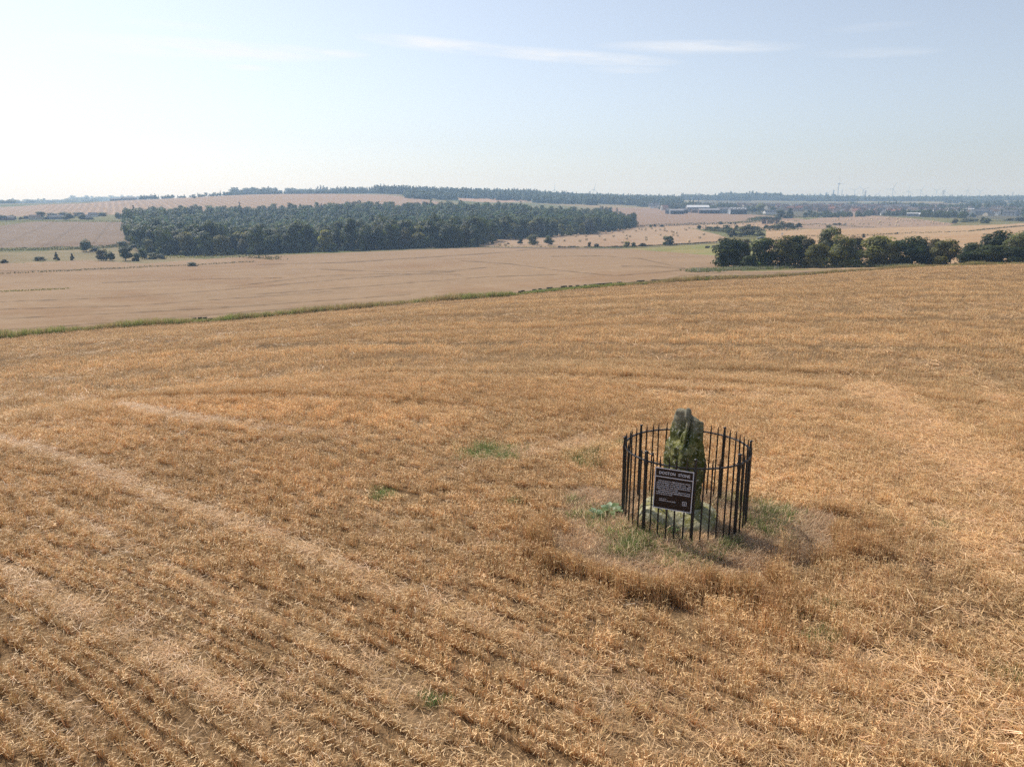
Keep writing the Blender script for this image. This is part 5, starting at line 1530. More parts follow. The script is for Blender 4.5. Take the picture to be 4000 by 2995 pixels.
# ------------------------------------------------------------------ hedges, verge, walls
def hedge(name, uv, w, h, kind, label, cat='hedge', step=1.4, leaf=0.5, per=26, seed=1):
    P = path(uv, step)
    g = np.random.default_rng(seed)
    o0 = np.array((P[:, 0].mean(), P[:, 1].mean(), 0.0)); 
    n = len(P) * per
    k = np.repeat(np.arange(len(P)), per)
    hh = h * (0.75 + 0.45 * fbm(np.arange(len(P)) * 0.23, np.zeros(len(P)), seed, 3))
    d = g.normal(0, 1, (n, 3)); d /= np.linalg.norm(d, axis=1)[:, None]
    C = np.stack([P[k, 0], P[k, 1], zs(P[k, 0], P[k, 1])], -1) + d * np.stack([np.full(n, w / 2), np.full(n, w / 2), hh[k] * 0.55], -1) + np.stack([g.normal(0, step * 0.4, n), g.normal(0, step * 0.3, n), hh[k] * 0.45], -1)
    N_ = d + g.normal(0, 0.6, (n, 3)); N_ /= np.linalg.norm(N_, axis=1)[:, None]
    A = np.cross(N_, g.normal(0, 1, (n, 3))); A /= np.linalg.norm(A, axis=1)[:, None]; Bv = np.cross(N_, A)
    s = leaf * g.uniform(0.6, 1.3, n)[:, None]
    V = np.stack([C - A * s * 0.5, C - Bv * s * 0.36, C + A * s * 0.5, C + Bv * s * 0.36], 1).reshape(-1, 3)
    T = np.repeat(g.uniform(0.7, 1.3, n), 4)[:, None] * np.ones((n * 4, 3))
    z0 = float(zs(o0[:1], o0[1:2])[0]); o0[2] = z0
    ob = link(name, np_mesh(name, V - o0, np.arange(n * 4).reshape(-1, 4), [M_CROWN[kind]], tone=T)); ob.location = o0
    return tag(ob, label, cat)


hedge('hedge', [(2815, 1042, 224), (2990, 1042, 225), (3150, 1041, 226), (3350, 1038, 226), (3550, 1036, 226), (3700, 1033, 223)], 4.5, 3.0, 'dark', 'dark undergrowth joining the feet of the long tree row', leaf=0.6, per=34, seed=2)
hedge('hedge', [(2000, 916), (2200, 905), (2330, 901), (2480, 886), (2560, 884), (2700, 880), (2860, 874), (2980, 868)], 4.0, 2.6, 'dull', 'long dark hedge behind the field of round bales', leaf=1.0, per=16, seed=3, step=2)
hedge('hedge', [(2930, 862), (2990, 858), (3040, 862)], 9, 5.0, 'dark', 'thick dark scrub hedge round the old railway bridge', leaf=1.3, per=40, seed=4, step=3)
hedge('hedge', [(2760, 900), (2840, 908), (2880, 906), (2960, 903), (3100, 900)], 7, 3.4, 'dull', 'scrubby green hedge running through the belt right of the bales', leaf=1.0, per=26, seed=5, step=2.2)
hedge('hedge', [(-150, 985), (0, 980), (90, 978), (250, 976), (420, 968), (560, 955)], 4.5, 2.4, 'dull', 'overgrown hedge along the near side of the ploughed field at left', leaf=0.8, per=22, seed=6)
hedge('hedge', [(-150, 872), (0, 868), (130, 866), (300, 866), (480, 868)], 5, 1.6, 'olive', 'low green hedge below the farmhouses at the left', leaf=0.9, per=10, seed=7, step=2)
hedge('hedge', [(560, 1012), (700, 1008), (800, 1006)], 4, 1.6, 'olive', 'low green hedge at the left foot of the wood', leaf=0.6, per=18, seed=8)
hedge('hedge', [(800, 1010), (960, 1006), (1094, 1016)], 3.4, 2.4, 'dull', 'short row of hedge bushes between barley field and wood', leaf=0.7, per=18, seed=9, step=2.4)
hedge('hedge', [(2920, 940), (3060, 930), (3200, 922), (3380, 921), (3500, 914), (3700, 908), (3790, 904), (4060, 880)], 2.2, 1.0, 'dull', 'low weedy hedge line crossing the wheat field on the right', leaf=0.6, per=9, seed=10, step=1.8)
hedge('hedge', [(3060, 885), (3200, 876), (3330, 886), (3420, 890)], 2.5, 1.0, 'dull', 'thin hedge line below the far bale hill', leaf=0.7, per=8, seed=11, step=2)
hedge('hedge', [(2890, 828), (2960, 836), (3050, 846), (3160, 850)], 4, 2.0, 'dull', 'dark hedge sloping down right of the farm sheds', leaf=1.1, per=12, seed=12, step=3)
hedge('hedge', [(-60, 1074), (0, 1071), (200, 1062), (452, 1050), (620, 1042), (770, 1036), (995, 1023)], 1.6, 0.7, 'dull', 'thin grassy boundary line between the two barley fields at left', leaf=0.4, per=12, seed=13, step=1.0)
hedge('hedge', [(-60, 1145), (0, 1141), (130, 1135), (260, 1129)], 1.0, 0.34, 'olive', 'short dark weedy line in the barley field at the left edge', leaf=0.22, per=22, seed=14, step=0.6)
hedge('hedge', [(1800, 969), (1860, 966), (2000, 966), (2300, 968), (2480, 968)], 2.5, 0.9, 'olive', 'low green bank along the road before the bale field', leaf=0.5, per=14, seed=15, step=1.4)
hedge('hedge', [(3860, 866), (3950, 862), (4100, 862)], 3, 1.0, 'dull', 'thin far hedge at the right frame edge', leaf=0.8, per=8, seed=16, step=3)

# tall grass verge along the far edge of the near field, with the remains of a stone dyke behind it
VP = path([(u, v, d) for u, v, d in VERGE], 0.32)
n = len(VP) * 9
k = np.repeat(np.arange(len(VP)), 9)
g = np.random.default_rng(91)
nrm_ = np.gradient(VP, axis=0); nrm_ = np.stack([-nrm_[:, 1], nrm_[:, 0]], -1); nrm_ /= np.linalg.norm(nrm_, axis=1)[:, None]
dist_ = np.hypot(VP[:, 0], VP[:, 1])
wdt = 1.8 + 1.3 * fbm(np.arange(len(VP)) * 0.02, np.zeros(len(VP)), 3, 3)
off = g.uniform(0.0, 1.0, n) * wdt[k] * 1.15
X = VP[k, 0] + nrm_[k, 0] * off + g.normal(0, 0.1, n); Y = VP[k, 1] + nrm_[k, 1] * off + g.normal(0, 0.1, n)
gn = fbm(np.arange(len(VP)) * 0.012 + 3, np.zeros(len(VP)), 8, 3)[k] + 0.12 - 0.5 * np.clip((dist_[k] - 100) / 40, 0, 1)
green = g.normal(0, 0.3, n) < gn
vg = [grass_tuft(s, [(0.27, 0.31, 0.085), (0.36, 0.37, 0.13), (0.20, 0.25, 0.07)], n=16, rad=0.45, h=1.05, lean=0.4, wid=0.05, curl=0.1) for s in range(240, 243)] + \
     [grass_tuft(s, [(0.46, 0.34, 0.17), (0.38, 0.27, 0.13), (0.31, 0.25, 0.11)], n=16, rad=0.45, h=1.05, lean=0.4, wid=0.045, curl=0.12) for s in range(243, 246)]
hs = (0.62 + 0.55 * fbm(np.arange(len(VP)) * 0.05, np.ones(len(VP)), 18, 4))[k] * g.uniform(0.6, 1.25, n)
scatter('verge_grass', vg, np.stack([X, Y, zs(X, Y)], -1), np.stack([np.zeros(n), np.zeros(n), g.uniform(0, 6.28, n)], -1), np.stack([np.full(n, 0.8), np.full(n, 0.8), hs], -1), np.where(green, g.integers(0, 3, n), 3 + g.integers(0, 3, n)),
        g.uniform(0.75, 1.15, n)[:, None] * np.ones((n, 3)), 'strip of tall green and brown grass along the far edge of the near field')
# white flowering weeds in front of the tree row
WP = path([(2700, 1062), (2780, 1058), (2870, 1054), (2990, 1050), (3100, 1046), (3250, 1044), (3420, 1043), (3560, 1043)], 0.5)
n = len(WP) * 5; k = np.repeat(np.arange(len(WP)), 5)
X = WP[k, 0] + g.normal(0, 1.2, n); Y = WP[k, 1] + g.normal(0, 2.2, n)
wf = [grass_tuft(s, [(0.42, 0.40, 0.33), (0.17, 0.20, 0.07), (0.30, 0.29, 0.17)], n=14, rad=0.7, h=0.9, lean=0.4, wid=0.12, curl=0.1) for s in (250, 251)] + [grass_tuft(252, [(0.13, 0.17, 0.05), (0.18, 0.2, 0.07)], n=14, rad=0.7, h=0.8, lean=0.4, wid=0.12)]
scatter('flowering_weeds', wf, np.stack([X, Y, zs(X, Y)], -1), np.stack([np.zeros(n), np.zeros(n), g.uniform(0, 6.28, n)], -1), g.uniform(0.6, 1.1, n)[:, None] * np.ones((n, 3)), np.where(Y > WP[k, 1] + 0.4, 2, g.integers(0, 2, n)) * 0 + np.where(g.uniform(0, 1, n) < 0.45, 2, g.integers(0, 2, n)),
        g.uniform(0.8, 1.15, n)[:, None] * np.ones((n, 3)), 'pale seeding weeds along the foot of the tree row')

M_DYKE = mat('dark_dyke_stone', (0.075, 0.065, 0.055), 0.95, (0.15, 0.13, 0.10), 2.0)


def dyke(uv, label, h=0.7, back=1.6, fill=0.8, seed=1, name='drystone_dyke'):
    P = path(uv, 0.55)
    q = np.gradient(P, axis=0); q = np.stack([-q[:, 1], q[:, 0]], -1); q /= np.linalg.norm(q, axis=1)[:, None]
    P = P + q * back
    g_ = random.Random(seed)
    x0, y0 = P.mean(0); z0 = ground(x0, y0)
    bm = MB()
    zz = zs(P[:, 0], P[:, 1])
    top = fbm(np.arange(len(P)) * 0.11, np.zeros(len(P)), seed, 3)
    for i in range(len(P)):
        if top[i] < -0.5 + (1 - fill): continue
        for lv in range(3):
            hh = h * (0.8 + 0.4 * top[i]) / 3
            if lv == 2 and g_.random() < 0.35: continue
            s = 0.55 * g_.uniform(0.7, 1.1)
            bm.box((P[i, 0] - x0 + g_.gauss(0, 0.06), P[i, 1] - y0 + g_.gauss(0, 0.06), zz[i] - z0 + hh * (lv + 0.45)), (s, 0.42 - 0.06 * lv, hh * g_.uniform(0.85, 1.05)), math.atan2(-q[i, 0], q[i, 1]) + g_.gauss(0, 0.2), tone=(1, 1, 1))
    if not bm.v: return
    o = bm.build(name, M_DYKE); o.location = (x0, y0, z0)
    return tag(o, label, 'stone wall')


dyke([(1990, 1157, 108), (2500, 1112, 126), (3000, 1086, 148), (3280, 1071, 157)], 'tumbled dark drystone dyke behind the grass verge, right half', 0.75, 1.9, 0.8, 4)
dyke([(0, 1327, 85), (300, 1297, 87), (700, 1262, 91), (1080, 1236, 95)], 'low remains of a stone dyke behind the grass verge at left', 0.55, 1.7, 0.30, 5)
P1 = hit(2372, 968)
dyke([(2180, 967), (2370, 967), (2480, 964), (2600, 958), (2700, 954), (2800, 947)], 'dark roadside wall between the bale field and the meadow', 1.0, 0.0, 1.0, 6, 'roadside_wall')
dyke([(1500, 974), (1650, 969), (1780, 965), (1862, 962)], 'low grey wall along the road at the foot of the front wood', 0.7, 0.0, 1.0, 7, 'roadside_wall')

# road behind the tree row, laid just above the fields
M_ROAD = mat('road_asphalt', (0.07, 0.07, 0.072), 0.9, (0.09, 0.09, 0.09), 2)
RP = path([(1380, 981), (1600, 973), (1780, 968), (1862, 965), (2180, 970), (2370, 970), (2600, 961), (2800, 950), (2945, 944), (3060, 936)], 5)
bm = MB()
q = np.gradient(RP, axis=0); q = np.stack([-q[:, 1], q[:, 0]], -1); q /= np.linalg.norm(q, axis=1)[:, None]
off_ = np.linspace(-2.2, 2.2, 5)
Vv = []
for i in range(len(RP)):
    for s in off_:
        x, y = RP[i] + q[i] * s - q[i] * 3.0
        Vv.append((x, y, ground(x, y) + 0.10))
bm.add(Vv, [(i * 5 + j, i * 5 + j + 1, i * 5 + j + 6, i * 5 + j + 5) for i in range(len(RP) - 1) for j in range(4)])
o = bm.build('road', M_ROAD, smooth=True); o['kind'] = 'structure'

# ------------------------------------------------------------------ straw bales
M_BALE = mat('bale_straw', (0.76, 0.60, 0.38), 0.8, (0.62, 0.46, 0.27), 4, 6, bump=0.6, bump_scale=20)
bm = MB()
n = 22
prof_ = [(-0.60, 0.0), (-0.60, 0.52), (-0.575, 0.61), (-0.5, 0.645), (-0.2, 0.66), (0.2, 0.66), (0.5, 0.645), (0.575, 0.61), (0.60, 0.52), (0.60, 0.0)]
Vv, Fs = [], []
for x, r in prof_[1:-1]:
    for k in range(n):
        th = 2 * math.pi * k / n
        rr_ = r * (1 + 0.012 * math.sin(5 * th + x * 9))
        Vv.append((x, rr_ * math.cos(th), 0.64 + rr_ * math.sin(th) * (1 if math.sin(th) > 0 else 0.96)))
for i in range(len(prof_) - 3):
    for k in range(n):
        Fs.append((i * n + k, i * n + (k + 1) % n, (i + 1) * n + (k + 1) % n, (i + 1) * n + k))
for i0, x in ((0, -0.57), ((len(prof_) - 3) * n, 0.57)):
    o_ = len(Vv)
    for s in (0.66, 0.3):
        for k in range(n):
            b0 = Vv[i0 + k]; Vv.append((x + (0.02 if s < 0.5 else 0) * (1 if x > 0 else -1), b0[1] * s, 0.64 + (b0[2] - 0.64) * s))
    for k in range(n):
        Fs.append((i0 + k, i0 + (k + 1) % n, o_ + (k + 1) % n, o_ + k)); Fs.append((o_ + k, o_ + (k + 1) % n, o_ + n + (k + 1) % n, o_ + n + k))
    Fs.append(tuple(o_ + n + k for k in range(n)))
bm.add(Vv, Fs)
bale_me = bm.mesh('straw_bale', [M_BALE])
K1 = 1000 / 2212.0
NEAR_BALES = [(228, 567), (284, 553), (373, 550), (500, 549), (690, 533), (725, 532), (756, 532), (778, 522), (852, 531), (863, 527), (899, 508), (899, 532), (986, 509), (992, 537), (1014, 527), (1080, 507), (1082, 538), (1086, 568), (894, 576), (1028, 581), (1121, 508), (1186, 506), (1198, 510), (1198, 538), (1246, 491), (1252, 504), (1306, 505), (1312, 483), (1318, 538), (1244, 571), (1358, 485),
              (1403, 504), (1441, 481), (1430, 534), (1428, 557), (1434, 560), (1461, 541), (1396, 594), (1511, 491), (1542, 475), (1563, 481), (1595, 483), (1598, 471), (1600, 552), (1603, 570), (1650, 470), (1680, 490), (1723, 528), (1724, 482), (1760, 488), (1763, 471), (1779, 495), (1824, 498), (1836, 503), (1862, 510), (1835, 528), (1870, 535), (1938, 477), (1946, 484), (1972, 466), (2064, 553), (2097, 524), (2099, 520), (1970, 586), (2090, 462), (2114, 451), (245, 605), (335, 615), (385, 616)]
rb = random.Random(9)
g1 = 'round straw bales scattered over the pale bale field'
for bx, by in NEAR_BALES:
    p = hit(1800 + bx * K1, 680 + (by + 5) * K1)
    o = link('straw_bale', bale_me); o.location = tuple(p); o.rotation_euler = (0, 0, rb.gauss(0.9, 0.35)); o.scale = (1.28,) * 3
    tag(o, 'round pale straw bale lying in the pale bale field right of the wood', 'straw bale', g1)
K2 = 700 / 2212.0
MID_BALES = [(457, 662), (490, 645), (493, 670), (638, 638), (711, 637), (805, 645), (826, 619), (850, 634), (952, 620), (985, 639), (998, 625), (1083, 627), (1095, 598), (1131, 630), (1134, 645), (1218, 606), (1226, 597), (1285, 610), (1337, 618), (1395, 615), (1770, 627), (1806, 629), (1890, 643), (1930, 623), (1590, 577), (1615, 573), (1510, 577), (1694, 562)]
for bx, by in MID_BALES:
    p = hit(2600 + bx * K2, 680 + (by + 5) * K2)
    o = link('straw_bale', bale_me); o.location = tuple(p); o.rotation_euler = (0, 0, rb.gauss(0.9, 0.4)); o.scale = (1.15,) * 3
    tag(o, 'round pale straw bale on the strip beyond the bush belt', 'straw bale', 'round straw bales on the strip beyond the bush belt')
K3 = 800 / 2212.0
for i in range(110):
    u = rb.uniform(3210, 3700); v = rb.uniform(849, 884)
    if not in_poly(np.array([u]), np.array([v]), [(3205, 872), (3300, 850), (3390, 846), (3480, 852), (3560, 857), (3710, 876), (3420, 886), (3230, 884)])[0]: continue
    p = hit(u, v)
    o = link('straw_bale', bale_me); o.location = tuple(p); o.rotation_euler = (0, 0, rb.gauss(0.6, 0.4)); o.scale = (1.1,) * 3
    tag(o, 'small dark round bale on the low hill before the town', 'straw bale', 'round bales on the low hill before the town')

# ------------------------------------------------------------------ farm and town
M_W = {'cream': mat('cream_harling', (0.50, 0.45, 0.37), 0.9), 'white': mat('white_render', (0.72, 0.71, 0.69), 0.9), 'brown': mat('brown_harling', (0.22, 0.17, 0.14), 0.9), 'pink': mat('pinkish_harling', (0.42, 0.31, 0.26), 0.9), 'grey': mat('grey_cladding', (0.22, 0.24, 0.27), 0.8, (0.26, 0.28, 0.31), 0.5), 'dark': mat('dark_cladding', (0.035, 0.042, 0.055), 0.8), 'rubble': mat('brown_rubble', (0.20, 0.15, 0.12), 0.9, (0.13, 0.10, 0.09), 2)}
M_RF = {'brown': mat('brown_roof_tile', (0.085, 0.065, 0.058), 0.85), 'slate': mat('slate_roof', (0.075, 0.08, 0.095), 0.75), 'red': mat('red_pantile', (0.17, 0.08, 0.06), 0.85), 'grey': mat('grey_sheet_roof', (0.26, 0.26, 0.28), 0.7), 'pale': mat('pale_sheet_roof', (0.55, 0.57, 0.60), 0.6), 'dk': mat('dark_sheet_roof', (0.12, 0.12, 0.13), 0.8)}
M_GLASS = mat('window_glass', (0.03, 0.035, 0.045), 0.15, spec=0.5)
M_LIGHT = mat('roof_light', (0.62, 0.66, 0.70), 0.4)
M_DOORP = mat('pale_door', (0.50, 0.55, 0.60), 0.6)


def roof_geo(w, l, hw, hr, ov=0.3, th=0.14):
    bm = MB()
    x = l / 2 + ov
    for s in (-1, 1):
        e = s * (w / 2 + ov); ze = hw - hr * ov / (w / 2)
        V = [(-x, 0, hw + hr), (x, 0, hw + hr), (x, e, ze), (-x, e, ze)]
        V += [(a, b_, c + th) for a, b_, c in V]
        Fq = [(0, 1, 2, 3), (7, 6, 5, 4), (0, 4, 5, 1), (1, 5, 6, 2), (2, 6, 7, 3), (3, 7, 4, 0)]
        bm.add(V, Fq)
    return bm


def wall_geo(w, l, hw, hr):
    bm = MB()
    V = [(-l / 2, -w / 2, -1.5), (l / 2, -w / 2, -1.5), (l / 2, w / 2, -1.5), (-l / 2, w / 2, -1.5), (-l / 2, -w / 2, hw), (l / 2, -w / 2, hw), (l / 2, w / 2, hw), (-l / 2, w / 2, hw), (-l / 2, 0, hw + hr), (l / 2, 0, hw + hr)]
    bm.add(V, [(0, 1, 5, 4), (2, 3, 7, 6), (1, 2, 6, 9, 5), (3, 0, 4, 8, 7), (4, 5, 9, 8), (6, 7, 8, 9)])
    return bm


def shed(u, v, d, w, l, hw, hr, rz, wall, roof, label, name='farm_shed', cat='shed', lights=0, door=None, front=None):
    a, t = ray(u, v)
    x, y = d * math.sin(a), d * math.cos(a)
    t_ = thing(name, (x, y, ground(x, y)), label, cat, rz - a)
    wall_geo(w, l, hw, hr).build('walls', M_W[wall], t_)
    rf = roof_geo(w, l, hw + 0.03, hr).build('roof', M_RF[roof], t_)
    sl_ = math.atan2(hr, w / 2)
    for i in range(lights):
        bm = MB(); bm.box((0, 0, 0), (1.5, 2.4, 0.06))
        o = bm.build('roof_light', M_LIGHT, rf)
        r_ = i % 2
        o.location = (-l / 2 + l * (i + 0.7) / (lights + 0.4), -w * (0.16 + 0.16 * r_), hw + hr - hr * (0.32 + 0.32 * r_) + 0.22); o.rotation_euler = (sl_, 0, 0)
    if front:
        bm = MB(); bm.box((0, -w / 2 - 0.06, hw * 0.45), (l * 0.98, 0.1, hw * 0.88)); bm.build('side_cladding', M_W[front], t_)
    if door:
        bm = MB(); bm.box((-l / 2 - 0.06, door[0], door[2] / 2), (0.1, door[1], door[2])); bm.build('door', M_DOORP if len(door) < 4 else M_W['dark'], t_)
    return t_


shed(2880, 833, 1150, 17, 24, 6.5, 3.2, 0.25, 'grey', 'dk', 'large grey shed with roof lights at the right end of the farm', lights=8, door=(-5.5, 4.5, 4.8), front='dark')
shed(2822, 830, 1185, 14, 16, 6.0, 2.6, 0.25, 'grey', 'dk', 'grey shed with a dark door left of the roof lit shed', door=(0, 4.5, 4.5, 1))
shed(2768, 830, 1165, 12, 30, 5.0, 2.2, 0.2, 'rubble', 'grey', 'long low brown barn with a grey roof in the farm middle', front='dark')
shed(2724, 825, 1230, 20, 34, 7.5, 3.0, 0.15, 'grey', 'pale', 'biggest barn of the farm with a pale shining roof')
shed(2715, 829, 1190, 8, 12, 4.0, 1.8, 0.3, 'rubble', 'dk', 'small stone building in front of the pale roofed barn', door=(0, 2.5, 3.0, 1))
shed(2640, 833, 1120, 12, 20, 5.0, 2.0, 0.3, 'grey', 'grey', 'grey open shed at the left end of the farm', front='dark', door=(2, 3, 4))
shed(2618, 833, 1125, 10, 12, 4.6, 1.8, 0.3, 'dark', 'dk', 'dark little shed left of the grey open shed')
shed(2665, 829, 1160, 11, 14, 5.0, 2.0, 0.3, 'dark', 'dk', 'dark shed between the open shed and the pale roofed barn')
shed(2595, 818, 1330, 8, 12, 5.0, 3.0, 0.2, 'pink', 'red', 'farmhouse with a reddish roof left of the farm', 'farmhouse', 'house')
shed(505, 787, 1800, 12, 30, 4.0, 2.6, -0.05, 'grey', 'dk', 'long barn with a dark roof on the crest of the striped field')
shed(452, 789, 1790, 8, 20, 3.0, 1.6, -0.05, 'dark', 'dk', 'low dark outbuilding left of the long barn on the crest')
shed(222, 861, 915, 7, 13, 2.4, 1.9, 0.1, 'grey', 'slate', 'long low farmhouse with a slate roof at the left', 'farmhouse', 'house', door=(0, 1.2, 2.2))
shed(364, 846, 985, 6, 9, 2.6, 2.2, 0.1, 'white', 'slate', 'white cottage with a slate roof among the trees at left', 'cottage', 'house')
shed(30, 866, 905, 7, 11, 2.4, 1.8, 0.2, 'brown', 'slate', 'low brown cottage at the left frame edge', 'cottage', 'house')
shed(140, 863, 912, 7, 10, 2.8, 2.0, -0.2, 'cream', 'brown', 'tiny cream cottage between trees at far left', 'cottage', 'house')
shed(342, 858, 905, 5, 7, 2.6, 1.8, 0.6, 'white', 'dk', 'small white outbuilding beside the white cottage at left', 'outbuilding', 'shed')
shed(3000, 829, 1150, 8, 12, 3.0, 2.6, 0.5, 'white', 'slate', 'white gabled cottage at the right of the farm sheds', 'cottage', 'house', door=(0, 1.2, 2.2))
shed(3024, 828, 1160, 8, 11, 3.0, 2.4, 0.4, 'white', 'slate', 'second white cottage half hidden by the big dark tree', 'cottage', 'house')
# white tank by the farm
bm = MB(); bm.tube([(0, 0, -0.5), (0, 0, 7.0)], 1.7, 14); bm.tube([(0, 0, 7.0), (0, 0, 7.8)], [1.7, 0.3], 14)
o = bm.build('grain_silo', mat('white_silo', (0.65, 0.67, 0.66), 0.5)); p = at(2564, 1290); o.location = tuple(p); tag(o, 'short white grain silo left of the farm', 'silo')

house_kinds = []
HK = [('cream', 'brown', 7.5, 9, 5.0, 2.8), ('brown', 'brown', 7.5, 16, 5.0, 2.8), ('pink', 'brown', 7.5, 14, 5.0, 2.6), ('white', 'slate', 7, 12, 3.0, 2.6), ('white', 'brown', 7.5, 9, 5.0, 2.8), ('cream', 'slate', 7.5, 14, 5.0, 2.8), ('pink', 'red', 7.5, 10, 5.0, 2.8), ('grey', 'slate', 8, 18, 5.2, 2.6)]
HLAB = ['cream house with a brown roof', 'brown terraced house with a brown roof', 'pinkish house with a brown roof', 'low white house with a slate roof', 'white gabled house with a brown roof', 'cream terrace with a slate roof', 'pinkish house with a red roof', 'grey terrace with a slate roof']
for wl_, rf_, w, l, hw, hr in HK:
    wb = wall_geo(w, l, hw, hr); nv = len(wb.f)
    rbm = roof_geo(w, l, hw + 0.03, hr); wb.add(rbm.v, rbm.f, 1)
    for sx in (-1, 1):
        wb.box((sx * l * 0.42, 0, hw + hr + 0.4), (0.7, 0.9, 1.6), 0, 0)
    for sy in (-1, 1):
        for sx in (-0.3, 0.0, 0.3):
            for zz in ((1.5, 3.9) if hw > 4 else (1.6,)):
                wb.box((sx * l, sy * (w / 2 + 0.02), zz), (1.2, 0.06, 1.25), 0, 2)
    house_kinds.append(wb.mesh('town_house', [M_W[wl_], M_RF[rf_], M_GLASS]))
TOWN = [(2840, 3020, 1420, 1620, 22, (0, 0, 1, 2, 5, 6)), (3000, 3250, 1300, 1560, 36, (0, 1, 2, 2, 6, 1)), (3200, 3480, 1300, 1620, 44, (1, 2, 2, 0, 6, 7)), (3100, 3500, 1600, 1760, 28, (1, 2, 0, 7)), (3250, 3480, 1150, 1260, 12, (3, 6, 4, 3)), (3560, 3760, 1190, 1300, 16, (3, 4, 3)), (3480, 3700, 1380, 1560, 18, (2, 1, 0)), (3780, 3960, 1250, 1480, 22, (3, 3, 7, 4, 5)), (3900, 4150, 1340, 1480, 14, (7, 5, 6)),
        (3680, 3900, 1560, 1680, 14, (1, 2, 0)), (2520, 2740, 1400, 1480, 16, (5, 3, 0)), (2680, 2860, 1520, 1600, 12, (0, 5, 1)), (3400, 3640, 1700, 1850, 12, (1, 2))]
gh = random.Random(21)
placed = []
TWHERE = ['behind the farm sheds', 'above the big dark trees', 'in the middle of the town', 'on the far upper edge of the town', 'on the town edge above the bale hill', 'in the white row above the bale hill', 'in the upper middle of the town', 'near the right frame edge', 'at the right frame edge', 'behind the pale block at the right', 'below the ridge forest', 'behind the pale roofed barn', 'on the far right edge of the town']
for (u0, u1, r0, r1, cnt, kinds), where in zip(TOWN, TWHERE):
    cnt = int(cnt * 1.1); c_ = 0; tries = 0
    rz0 = gh.uniform(0, 3.14)
    while c_ < cnt and tries < cnt * 30:
        tries += 1
        u = gh.uniform(u0, u1); r = gh.uniform(r0, r1)
        a = math.atan((u - 2000) / F_PX)
        x, y = r * math.sin(a), r * math.cos(a)
        if any((x - q[0]) ** 2 + (y - q[1]) ** 2 < 12.5 ** 2 for q in placed): continue
        placed.append((x, y)); c_ += 1
        k = kinds[gh.randrange(len(kinds))]
        o = link('town_house', house_kinds[k])
        o.location = (x, y, ground(x, y) + 0.6); o.rotation_euler = (0, 0, rz0 + (math.pi / 2 if gh.random() < 0.3 else 0) + gh.gauss(0, 0.12))
        tag(o, HLAB[k] + ' ' + where, 'house', 'houses of the town: ' + HLAB[k] + ' ' + where)
# long pale buildings of the town
shed(3745, 818, 1500, 16, 44, 5.5, 0.8, 0.1, 'white', 'pale', 'long flat pale school like block in the right part of the town', 'flat_block', 'building', front='grey')
shed(3585, 845, 1130, 9, 26, 3.5, 0.8, 0.05, 'grey', 'pale', 'pale flat roofed shed in the trees below the town', 'flat_shed', 'shed')
shed(3630, 851, 1090, 9, 24, 3.2, 0.8, 0.05, 'grey', 'pale', 'long low pale roofed shed at the edge of the far bale hill', 'flat_shed', 'shed')
shed(3862, 836, 1240, 8, 13, 3.2, 2.4, 0.9, 'cream', 'slate', 'cream gabled house standing out in the right part of the town', 'white_house', 'house')

# old railway bridge in the scrub
a, t = ray(2982, 858)
p = at(2978, 815)
br = thing('railway_bridge', tuple(p), 'small old bridge with dark parapet and pale abutment in the scrub', 'bridge', -math.atan2(p[0], p[1]))
bm = MB(); bm.box((0, 0, 5.6), (18, 5, 1.3)); bm.build('parapet', M_W['dark'], br)
bm = MB(); bm.box((-6.2, 0, 2.4), (4.5, 5.4, 5.0)); bm.box((6.6, 0, 2.4), (4.0, 5.4, 5.0)); bm.build('abutment', M_W['rubble'], br)
bm = MB(); bm.box((0.4, 3.4, 2.2), (7.5, 0.5, 4.4)); bm.build('back_wall', M_W['cream'], br)

# ------------------------------------------------------------------ car on the road, roadside bits
M_CAR = mat('black_car_paint', (0.015, 0.018, 0.025), 0.25, spec=0.6)
M_TYRE = mat('tyre_rubber', (0.02, 0.02, 0.02), 0.9)
M_RIM = mat('wheel_rim', (0.4, 0.4, 0.42), 0.35, metallic=0.8)
M_SCREEN = mat('windscreen_glass', (0.20, 0.32, 0.36), 0.08, spec=0.8)
pc = at(2946, 463)
car = thing('parked_car', (pc[0], pc[1], pc[2] + 0.12), 'dark car on the road seen over the tops of the tree row', 'car', math.pi + 0.35 - math.atan2(pc[0], pc[1]))
bm = MB()
prof_ = [(-2.1, 0.35), (-2.12, 0.75), (-1.95, 0.95), (-1.2, 1.02), (1.0, 0.98), (1.95, 0.80), (2.12, 0.55), (2.1, 0.35)]
Vv = [(x, s * 0.86, z) for s in (-1, 1) for x, z in prof_]
n = len(prof_)
Fs = [(i, (i + 1) % n, n + (i + 1) % n, n + i) for i in range(n)] + [tuple(range(n - 1, -1, -1)), tuple(range(n, 2 * n))]
bm.add(Vv, Fs); bm.build('body', M_CAR, car)
bm = MB()
cab = [(-1.75, 0.98), (-1.35, 1.45), (0.1, 1.50), (0.95, 1.0)]
Vv = [(x, s * (0.80 if z < 1.2 else 0.64), z) for s in (-1, 1) for x, z in cab]
bm.add(Vv, [(0, 1, 5, 4), (1, 2, 6, 5), (2, 3, 7, 6), (3, 2, 1, 0), (4, 5, 6, 7), (0, 4, 7, 3)]); bm.build('cabin', M_CAR, car)
bm = MB(); bm.add([(0.16, -0.60, 1.48), (0.16, 0.60, 1.48), (0.97, 0.74, 1.02), (0.97, -0.74, 1.02)], [(0, 1, 2, 3)]); bm.add([(-1.42, -0.60, 1.40), (-1.42, 0.60, 1.40), (-1.77, 0.74, 1.04), (-1.77, -0.74, 1.04)], [(3, 2, 1, 0)])
